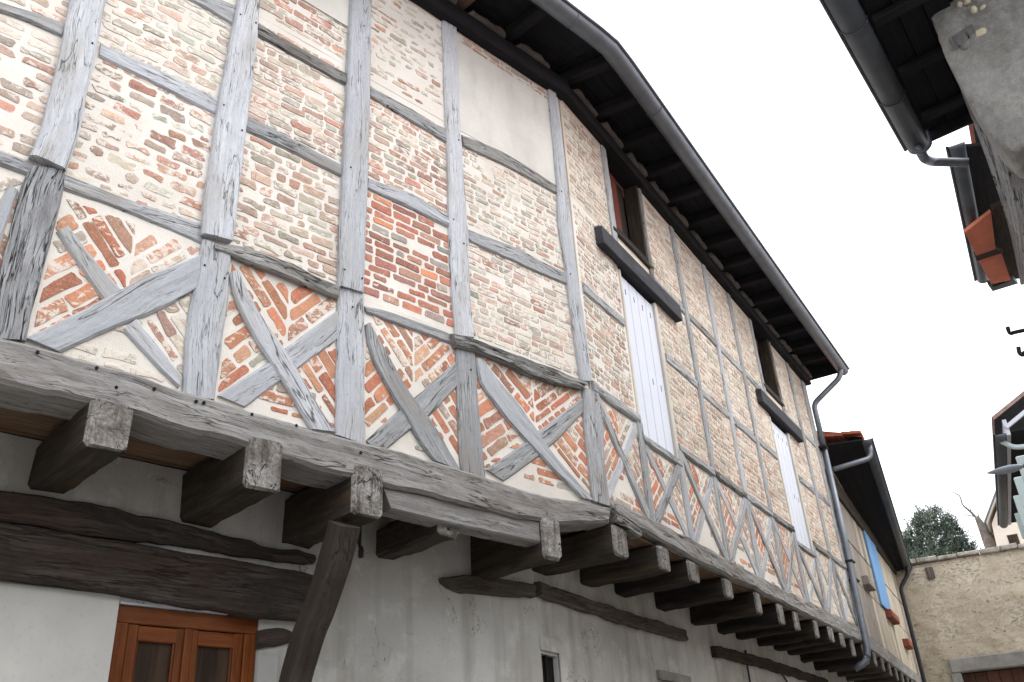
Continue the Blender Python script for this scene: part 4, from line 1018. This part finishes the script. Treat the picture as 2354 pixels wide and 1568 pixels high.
# ------------------------------------------------------------------ trees behind the wall
def leaves(name, centres, nfr, size, mat, parent):
    """Crown of upswept fronds, each a spray of small leaves round a bent twig."""
    vs = []; fs = []; cl = []
    for _ in range(nfr):
        c, rx, rz = random.choice(centres)
        while True:
            p = V((random.uniform(-1, 1), random.uniform(-1, 1), random.uniform(-1, 1)))
            if .05 < p.length < 1: break
        p = p.normalized() * (p.length ** .5)
        w = V(c) + V((p.x * rx, p.y * rx, p.z * rz)); d = (p.normalized() * .8 + V((random.gauss(0, .3), random.gauss(0, .3), random.gauss(.75, .3)))).normalized()
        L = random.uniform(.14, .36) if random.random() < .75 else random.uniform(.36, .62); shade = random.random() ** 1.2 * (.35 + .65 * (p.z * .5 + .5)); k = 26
        for i in range(k):
            t = i / k; q = w + d * L * t + V((0, 0, -.1 * L * t * t)); r = V((random.gauss(0, 1), random.gauss(0, 1), random.gauss(0, 1))).normalized()
            e = (d + r * 1.1).normalized(); l = size * (1.15 - .6 * t) * random.uniform(.6, 1.3); x = e.cross(r).normalized() * l * .2; b = len(vs)
            q = q + r * .05 * (1 - t); vs += [q, q + e * l * .5 + x, q + e * l, q + e * l * .5 - x]; fs.append((b, b + 1, b + 2, b + 3))
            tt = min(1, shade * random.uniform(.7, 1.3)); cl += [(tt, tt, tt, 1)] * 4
    return mk(name, vs, fs, mat, parent, col=cl)
TD = 27.0
tb = at_dist((2150, 1300), TD)
EV = thing('evergreen_tree', 'dark bushy evergreen tree rising behind the retaining wall', 'tree', (tb.x, tb.y, ground_z(tb.x, 0)))
tube('trunk', [(tb.x, tb.y, ground_z(tb.x, 0)), (tb.x, tb.y, tb.z - .3), (tb.x + .05, tb.y, tb.z + .9)], [.22, .16, .05], BARK, EV)
cen = []
for (x, y, rx, rz) in [(2150, 1235, .42, .55), (2120, 1250, .45, .5), (2175, 1250, .45, .45), (2100, 1280, .45, .4), (2200, 1275, .4, .35), (2150, 1285, .7, .45), (2080, 1300, .4, .35), (2225, 1292, .35, .28), (2135, 1212, .3, .36), (2168, 1208, .14, .42), (2110, 1225, .16, .3), (2190, 1232, .14, .34), (2180, 1216, .10, .36), (2125, 1203, .18, .3), (2150, 1320, 1.0, .5), (2078, 1270, .14, .3), (2236, 1278, .12, .25), (2142, 1192, .07, .3), (2160, 1196, .07, .28), (2118, 1210, .07, .28), (2195, 1222, .07, .28), (2205, 1240, .08, .24), (2096, 1248, .1, .3), (2088, 1262, .1, .2), (2222, 1268, .1, .2)]:
    p = at_dist((x, y), TD + random.uniform(-.3, .5)); cen += [(p, rx, rz)] * max(1, int(rx * rz * 22))
leaves('crown', cen, 1500, .075, LEAF, EV)
bt = at_dist((2284, 1275), 25.0)
BT = thing('bare_tree', 'leafless pale tree with a thick lopped trunk beside the white gable', 'tree', (bt.x, bt.y, ground_z(bt.x, 0)))
q = lambda x, y, d=25.0: at_dist((x, y), d)
tube('trunk', smooth_path([(bt.x, bt.y, ground_z(bt.x, 0)), q(2296, 1330), q(2286, 1275), q(2264, 1225), q(2244, 1188)], 4), [x * .62 for x in (.46, .45, .44, .43, .42, .40, .38, .36, .33, .29, .26, .23, .20, .17, .14, .11, .09)], BARK, BT, n=10)
for pts, r in (([(2248, 1196), (2232, 1178), (2212, 1160), (2205, 1140), (2186, 1130)], .035), ([(2240, 1187), (2222, 1184), (2208, 1176)], .018), ([(2250, 1195), (2247, 1180), (2249, 1172)], .02), ([(2285, 1240), (2292, 1180), (2288, 1160), (2297, 1138)], .03), ([(2230, 1176), (2232, 1160)], .014), ([(2280, 1240), (2300, 1225), (2310, 1200)], .06), ([(2270, 1240), (2262, 1262), (2250, 1258)], .015)):
    pp_ = smooth_path([q(*p) for p in pts], 4); tube('branch', pp_, [r * (1 - .75 * i / len(pp_)) for i in range(len(pp_))], BARK, BT, n=6)

# ------------------------------------------------------------------ white gabled house far right
GD = 24.0; FG = Fr((GD * math.cos(R(16.5)), GD * math.sin(R(16.5))), -73.5)
GH = thing('white_gabled_house', 'cream gabled house peeping out behind the retaining wall', 'house', FG.w(.5, 1.5, -1))
a = FG.px((2292, 1262)); b = FG.px((2268, 1206)); c_ = FG.px((2300, 1105))
poly = [(a[0], 1.2), (a[0], a[1]), (FG.px((2280, 1208))[0], b[1]), (c_[0] + 1.6, c_[1] + 2.2), (3.6, b[1]), (3.6, 1.2)]
vs = [FG.w(s, z, 0) for s, z in poly] + [FG.w(s, z, -5) for s, z in poly]; n = len(poly)
mk('wall', vs, [tuple(range(n)), tuple(range(n, 2 * n))[::-1]] + [(i, (i + 1) % n, n + (i + 1) % n, n + i) for i in range(n)], CREAM, GH)
e0 = (b[0], b[1]); e1 = (c_[0] + 1.6, c_[1] + 2.35)
P = [FG.w(e0[0], e0[1], .25), FG.w(e0[0], e0[1], -5), FG.w(e1[0], e1[1], -5), FG.w(e1[0], e1[1], .25)]
slab('roof', P, .05, ZINC_D, GH, under=CREAM)
fbox('window', FG, FG.px((2318, 1245))[0], FG.px((2318, 1245))[0] + .22, FG.px((2318, 1255))[1] - .2, FG.px((2318, 1240))[1] + .1, -.02, .01, GLASS, GH)

# ------------------------------------------------------------------ right-hand row house with black soffit
q0, q1 = on_z((2299, 998), 5.8), on_z((2306, 1205), 5.8)
RH = thing('soffit_house', 'house on the right with black boxed eaves and pale green shutters', 'house', (q1.x + .6, q1.y - .9, 1.2))
dr = (q1 - q0).normalized(); rt = V((dr.y, -dr.x, 0)); upv = V((0, 0, 1))
for k in range(3):
    o0, o1 = .13 + k * .2, .13 + k * .2 + .185
    slab('soffit_board', [q0 + rt * o0, q1 + rt * o0, q1 + rt * o1, q0 + rt * o1], .03, W_EAVE, RH)
slab('fascia', [q0 + rt * .07 + upv * -.03, q1 + rt * .07 + upv * -.03, q1 + rt * .12 + upv * -.03, q0 + rt * .12 + upv * -.03], .22, WHITE, RH)
gutter('gutter', [q0, q0.lerp(q1, .5), q1], [-rt] * 3, .075, ZINC_D, RH)
tube('downpipe', round_path([q0 + dr * .15 + V((0, 0, -.05)), q0 + dr * .12 + V((0, 0, -.18)) + rt * .1, q0 + dr * .1 + V((0, 0, -.25)) + rt * .72, q0 + dr * .1 + rt * .72 + V((0, 0, -3.5))], .08), .035, TEAL, RH, n=10)
slab('roof', [q0 - rt * .02 + upv * .2 - dr * .05, q1 - rt * .02 + upv * .2, q1 + rt * 3 + upv * 1.9, q0 + rt * 3 + upv * 1.9 - dr * .05], .05, TERRA_M, RH, under=W_EAVE)
slab('verge_board', [q0 + rt * .1 + upv * .05 - dr * .03, q0 + rt * .1 + upv * .05 + dr * .02, q0 + rt * 2.6 + upv * 1.5 + dr * .02, q0 + rt * 2.6 + upv * 1.5 - dr * .03], .05, WHITE, RH)
wl = [q0 + rt * .75, q1 + rt * .75, q1 + rt * 4, q0 + rt * 4]
vs = [V((p.x, p.y, .5)) for p in wl] + [V((p.x, p.y, 5.85)) for p in wl]
mk('wall', vs, [(0, 1, 5, 4), (1, 2, 6, 5), (2, 3, 7, 6), (3, 0, 4, 7), (4, 5, 6, 7)], CREAM, RH)
for k, (x, y0, y1, dd) in enumerate([(2331, 1050, 1120, 11.6), (2327, 1098, 1170, 12.6), (2326, 1140, 1215, 13.6), (2329, 1180, 1240, 14.6)]):
    a_ = at_dist((x, y0), dd); b_ = at_dist((x + 14, y1), dd); h = a_.z - b_.z
    n_ = V((a_.x, a_.y, 0)).normalized(); r_ = V((n_.y, -n_.x, 0))
    P = [a_, a_ + r_ * .42, a_ + r_ * .42 - upv * h, a_ - upv * h]; P = P + [p + n_ * .04 + r_ * .02 for p in P]
    hexa('open_shutter', P, TEAL, RH, bev=.012)
# ------------------------------------------------------------------ street lamp on a bracket
lc = at_dist((2310, 1079), 10.5); ln_ = V((lc.x, lc.y, 0)).normalized(); lr = V((ln_.y, -ln_.x, 0))
LA = thing('street_lamp', 'flat grey street lamp head reaching out from the right', 'street lamp', (lc.x, lc.y, lc.z))
vs = []; fs = []; nu, nv = 18, 8
for i in range(nu + 1):
    t = i / nu; rr = math.sin(math.pi * min(1, t * 1.0)) ** .7 * (.55 + .45 * t); xx = -.19 + .38 * t
    for j in range(nv):
        an = 2 * math.pi * j / nv; vs.append(lc + lr * xx + ln_ * (.10 * rr * math.cos(an)) + upv * (.052 * rr * math.sin(an) - .008 * rr))
for i in range(nu):
    for j in range(nv): fs.append((i * nv + j, i * nv + (j + 1) % nv, (i + 1) * nv + (j + 1) % nv, (i + 1) * nv + j))
mk('lamp_head', vs, fs, LAMPG, LA, smooth=True)
tube('bracket', smooth_path([lc + lr * .16, lc + lr * .5 + upv * -.02, lc + lr * 1.1 + upv * -.15], 5), .022, ZINC, LA, n=8)

# ------------------------------------------------------------------ near right house: eave, rough stone gable, plate
NR = thing('stone_house', 'stone house close on the right with dark eaves and grey weathered gable', 'house', (6.2, .2, 0))
g0, g1 = on_z((1890, 0), 6.0), on_z((2083, 345), 6.0)
dr = (g1 - g0).normalized(); g0 = g0 - dr * 1.6; rt = V((dr.y, -dr.x, 0))
gutter('gutter', [g0 + rt * .09, g0.lerp(g1, .55) + rt * .09, g1 + rt * .09], [-rt] * 3, .085, ZINC_D, NR)
for k in (.3, .55, .8): 
    c0 = g0.lerp(g1, k) + rt * .09; tube('gutter_joint', [c0 + V((0, 0, -math.sin(math.pi * i / 8) * .089)) - rt * math.cos(math.pi * i / 8) * .089 for i in range(9)], .005, ZINC_D, NR, n=6)
for k in range(3):
    o0 = .19 + k * .15; slab('eave_board', [g0 + rt * o0 + upv * .06, g1 + rt * o0 + upv * .06, g1 + rt * (o0 + .14) + upv * .08, g0 + rt * (o0 + .14) + upv * .08], .025, W_EAVE, NR)
for k in range(6):
    p = g0.lerp(g1, .06 + k * .17); P = [p + rt * .2, p + rt * .2 + dr * .09, p + rt * .2 + dr * .09 + upv * .055, p + rt * .2 + upv * .055]; P = P + [x + rt * .42 + upv * .02 for x in P]
    hexa('rafter', P, W_EAVE, NR, bev=.01)
slab('soffit_back', [g0 + rt * .14 + upv * .10, g1 + rt * .14 + upv * .10, g1 + rt * .85 + upv * .115, g0 + rt * .85 + upv * .115], .015, W_EAVE, NR)
slab('end_board', [g1 + rt * .17 + upv * -.02, g1 + rt * .8 + upv * .0, g1 + rt * .8 + upv * .0 - dr * .03, g1 + rt * .17 + upv * -.02 - dr * .03], .16, W_EAVE, NR)
slab('roof', [g0 + rt * .12 + upv * .12, g1 + rt * .12 + upv * .12, g1 + rt * 3.2 + upv * 1.7, g0 + rt * 3.2 + upv * 1.7], .06, TERRA_D, NR, under=W_EAVE)
tube('downpipe', round_path([g1 + rt * .09 - dr * .1 + upv * -.06, g1 + rt * .1 - dr * .05 + upv * -.17, at_dist((2140, 372), 6.7), at_dist((2225, 374), 6.78)], .07), .036, ZINC, NR, n=10)
tube('bracket', smooth_path([at_dist((2130, 300), 6.0), at_dist((2138, 330), 6.0), at_dist((2120, 350), 6.0), at_dist((2098, 345), 6.0)], 4), .012, ZINC_D, NR, n=6)
FN = Fr((5.15 * math.cos(R(8)), 5.15 * math.sin(R(8))), -82)
poly = [FN.px(p) for p in [(2112, -120), (2124, 0), (2138, 40), (2165, 110), (2192, 172), (2215, 215), (2250, 275), (2290, 328), (2318, 345), (2331, 353), (2345, 338), (2420, 300), (2700, 250), (2700, -120)]]
n = len(poly); vs = []; fs = []
cxp = sum(p[0] for p in poly) / n; czp = sum(p[1] for p in poly) / n
# fine grid clipped to the outline so that the face can be uneven
xs = [min(p[0] for p in poly) + (max(p[0] for p in poly) - min(p[0] for p in poly)) * i / 70 for i in range(71)]; zs = [min(p[1] for p in poly) + (max(p[1] for p in poly) - min(p[1] for p in poly)) * j / 45 for j in range(46)]
if area(poly) < 0: poly = poly[::-1]
def inside(p):
    r_ = False
    for i in range(n):
        a, b = poly[i - 1], poly[i]
        if (a[1] > p[1]) != (b[1] > p[1]) and p[0] < (b[0] - a[0]) * (p[1] - a[1]) / (b[1] - a[1]) + a[0]: r_ = not r_
    return r_
idx = {}
def gvx(i, j):
    if (i, j) not in idx:
        s, z = xs[i], zs[j]; o = .05 * nz(s * 3, z * 3, 4) + .03 * nz(s * 9, z * 9, 6) + .012 * nz(s * 24, z * 24, 2); idx[(i, j)] = len(vs); vs.append(FN.w(s + .008 * nz(s * 30, z * 30), z + .008 * nz(z * 30, s * 30), o))
    return idx[(i, j)]
cells = {(i, j) for i in range(70) for j in range(45) if inside(((xs[i] + xs[i + 1]) / 2, (zs[j] + zs[j + 1]) / 2))}
bidx = {}
def bvx(i, j):
    if (i, j) not in bidx: bidx[(i, j)] = len(vs); vs.append(FN.w(xs[i], zs[j], -.35))
    return bidx[(i, j)]
for i, j in cells:
    fs.append((gvx(i, j), gvx(i + 1, j), gvx(i + 1, j + 1), gvx(i, j + 1)))
    if (i - 1, j) not in cells: fs.append((bvx(i, j), gvx(i, j), gvx(i, j + 1), bvx(i, j + 1)))
    if (i + 1, j) not in cells: fs.append((gvx(i + 1, j), bvx(i + 1, j), bvx(i + 1, j + 1), gvx(i + 1, j + 1)))
    if (i, j - 1) not in cells: fs.append((gvx(i, j), bvx(i, j), bvx(i + 1, j), gvx(i + 1, j)))
    if (i, j + 1) not in cells: fs.append((gvx(i, j + 1), gvx(i + 1, j + 1), bvx(i + 1, j + 1), bvx(i, j + 1)))
def near_seg(p):
    best = None
    for i in range(n):
        a, b = poly[i - 1], poly[i]; dx, dz = b[0] - a[0], b[1] - a[1]; t = max(0, min(1, ((p[0] - a[0]) * dx + (p[1] - a[1]) * dz) / (dx * dx + dz * dz))); q_ = (a[0] + dx * t, a[1] + dz * t); e = math.dist(p, q_)
        if best is None or e < best[0]: best = (e, q_)
    return best[1]
for (i, j), k in bidx.items():
    q_ = near_seg((xs[i], zs[j])); jx = .010 * nz(q_[0] * 14, q_[1] * 14, 5)
    vs[k] = FN.w(q_[0] + jx, q_[1] + jx, -.35); o = FN.loc(vs[idx[(i, j)]])[2]; vs[idx[(i, j)]] = FN.w(q_[0] + jx, q_[1] + jx, o)
mk('gable_wall', vs, fs, GSTONE, NR, smooth=True)
for (x, y, rx, ry, mt) in [(2250, 78, 26, 15, CSTONE), (2212, 90, 16, 24, GSTONE), (2262, 18, 11, 9, CSTONE), (2238, 22, 8, 10, CSTONE), (2320, 30, 14, 12, GSTONE), (2205, 10, 7, 7, CSTONE), (2222, 5, 8, 5, CSTONE)]:
    c0 = FN.px((x, y)); r0 = FN.px((x + rx, y)); r1 = FN.px((x, y + ry)); a_, b_ = math.dist(c0, r0), math.dist(c0, r1); vs = []; fs = []
    for i in range(5):
        t = i / 4 * math.pi / 2
        for j in range(12):
            an = j * math.pi / 6; q_ = 1 + .16 * nz(x + j * 1.1, y, i * .3); vs.append(FN.w(c0[0] + a_ * math.cos(an) * math.cos(t) * q_, c0[1] + b_ * math.sin(an) * math.cos(t) * q_, -.006 + .022 * math.sin(t)))
    for i in range(4):
        for j in range(12): fs.append((i * 12 + j, i * 12 + (j + 1) % 12, (i + 1) * 12 + (j + 1) % 12, (i + 1) * 12 + j))
    mk('stone', vs, fs, mt, NR, smooth=True)
# body of the house behind and below, out of the picture on the right
fbox('lower_wall', FN, .42, 4.0, 0, 6.4, -2.2, -.36, GSTONE, NR, bev=.02)
st = V((-dr.y, dr.x, 0)); b0 = V((4.2, -.9, 0)); b1 = b0 - dr * 12
vs = [b0, b1, b1 - st * 3, b0 - st * 3]; vs = vs + [p + upv * 5.2 for p in vs]
mk('unseen_shade_wall', vs, [(0, 1, 5, 4), (1, 2, 6, 5), (2, 3, 7, 6), (3, 0, 4, 7), (4, 5, 6, 7)], GSTONE, NR)  # unseen block beside the viewpoint, added to shade the long house
# weathered plate running back under the eave
wpA = [on_z(p, 6.0) for p in [(2172, 95), (2205, 200), (2250, 320), (2292, 440), (2322, 540), (2345, 655)]]
wpB = [on_z(p, 5.72) for p in [(2186, 85), (2235, 200), (2290, 320), (2326, 440), (2345, 540), (2356, 655)]]
pv = []; pf = []; pu = []; K = 5; uu = 0
for i, (a, b) in enumerate(zip(smooth_path(wpA, 5), smooth_path(wpB, 5))):
    if i: uu += .12
    for k in range(K):
        t = k / (K - 1); p = a.lerp(b, t); pv.append(p + upv * (.012 * nz(uu * 4, t * 5) )); pu.append((uu, t * .22))
    for p in (b, a): pv.append(p + upv * .05 + V((.05, -.12, 0))); pu.append((uu, .3))
K += 2; N_ = len(pv) // K
for i in range(N_ - 1):
    for k in range(K): pf.append((i * K + k, i * K + (k + 1) % K, (i + 1) * K + (k + 1) % K, (i + 1) * K + k))
pf += [tuple(range(K))[::-1], tuple((N_ - 1) * K + k for k in range(K))]
mk('eave_plate', pv, pf, W_SHAG, NR, uv=pu)
for pts in ([(2315, 752), (2321, 766), (2336, 763), (2400, 750)], [(2340, 798), (2343, 812), (2352, 816), (2358, 808), (2410, 800)]):
    tube('gutter_hook', smooth_path([at_dist(p, 5.6) for p in pts], 3), .012, IRON, NR, n=6)
# ------------------------------------------------------------------ next roof on the right: open eave showing the tile undersides
TR = thing('tiled_eave_house', 'farther house on the right whose open eave shows red tile undersides', 'house', (9.5, 1.6, .4))
h0, h1 = on_z((2183, 337), 6.25), on_z((2247, 643), 6.25)
dr = (h1 - h0).normalized(); rt = V((dr.y, -dr.x, 0))
gutter('gutter', [h0 + rt * .05, h1 + rt * .05], [-rt] * 2, .062, ZINC_D, TR)
zz = 6.06
qd = lambda pts: [on_z(p, zz) for p in pts]
slab('tile', qd([(2217, 535), (2277, 488), (2288, 573), (2243, 588)]), .035, TERRA_L, TR)
slab('tile', qd([(2247, 597), (2302, 584), (2323, 645), (2282, 660)]), .035, TERRA_L, TR)
slab('batten', qd([(2240, 589), (2290, 574), (2306, 580), (2246, 600)]), .05, W_DARK, TR)
slab('verge_batten', qd([(2270, 655), (2282, 661), (2330, 642), (2336, 652), (2284, 671)][:1] + [(2281, 670), (2340, 652), (2330, 643)]), .05, ZINC_D, TR)
zz = 6.33
slab('eave_board', qd([(2195, 340), (2300, 330), (2350, 640), (2250, 650)]), .03, W_EAVE, TR)
zz = 6.12
slab('rafter', qd([(2279, 484), (2306, 470), (2345, 636), (2325, 645)]), .06, W_DARK, TR)
slab('roof', [h0 + upv * .2 + rt * .22, h1 + upv * .2 + rt * .22, h1 + rt * 3 + upv * 1.6, h0 + rt * 3 + upv * 1.6], .06, TERRA_D, TR, under=W_EAVE)
e0_, e1_ = h0 + rt * .5, V((12.4, 2.15, 6.25))  # wall runs on out of view, added to darken the lower wall opposite
wl = [e0_, e1_, e1_ + rt * 3, e0_ + rt * 3]
vs = [V((p.x, p.y, .3)) for p in wl] + [V((p.x, p.y, 5.5)) for p in wl]
mk('wall', vs, [(0, 1, 5, 4), (1, 2, 6, 5), (2, 3, 7, 6), (3, 0, 4, 7), (4, 5, 6, 7)], CREAM, TR)
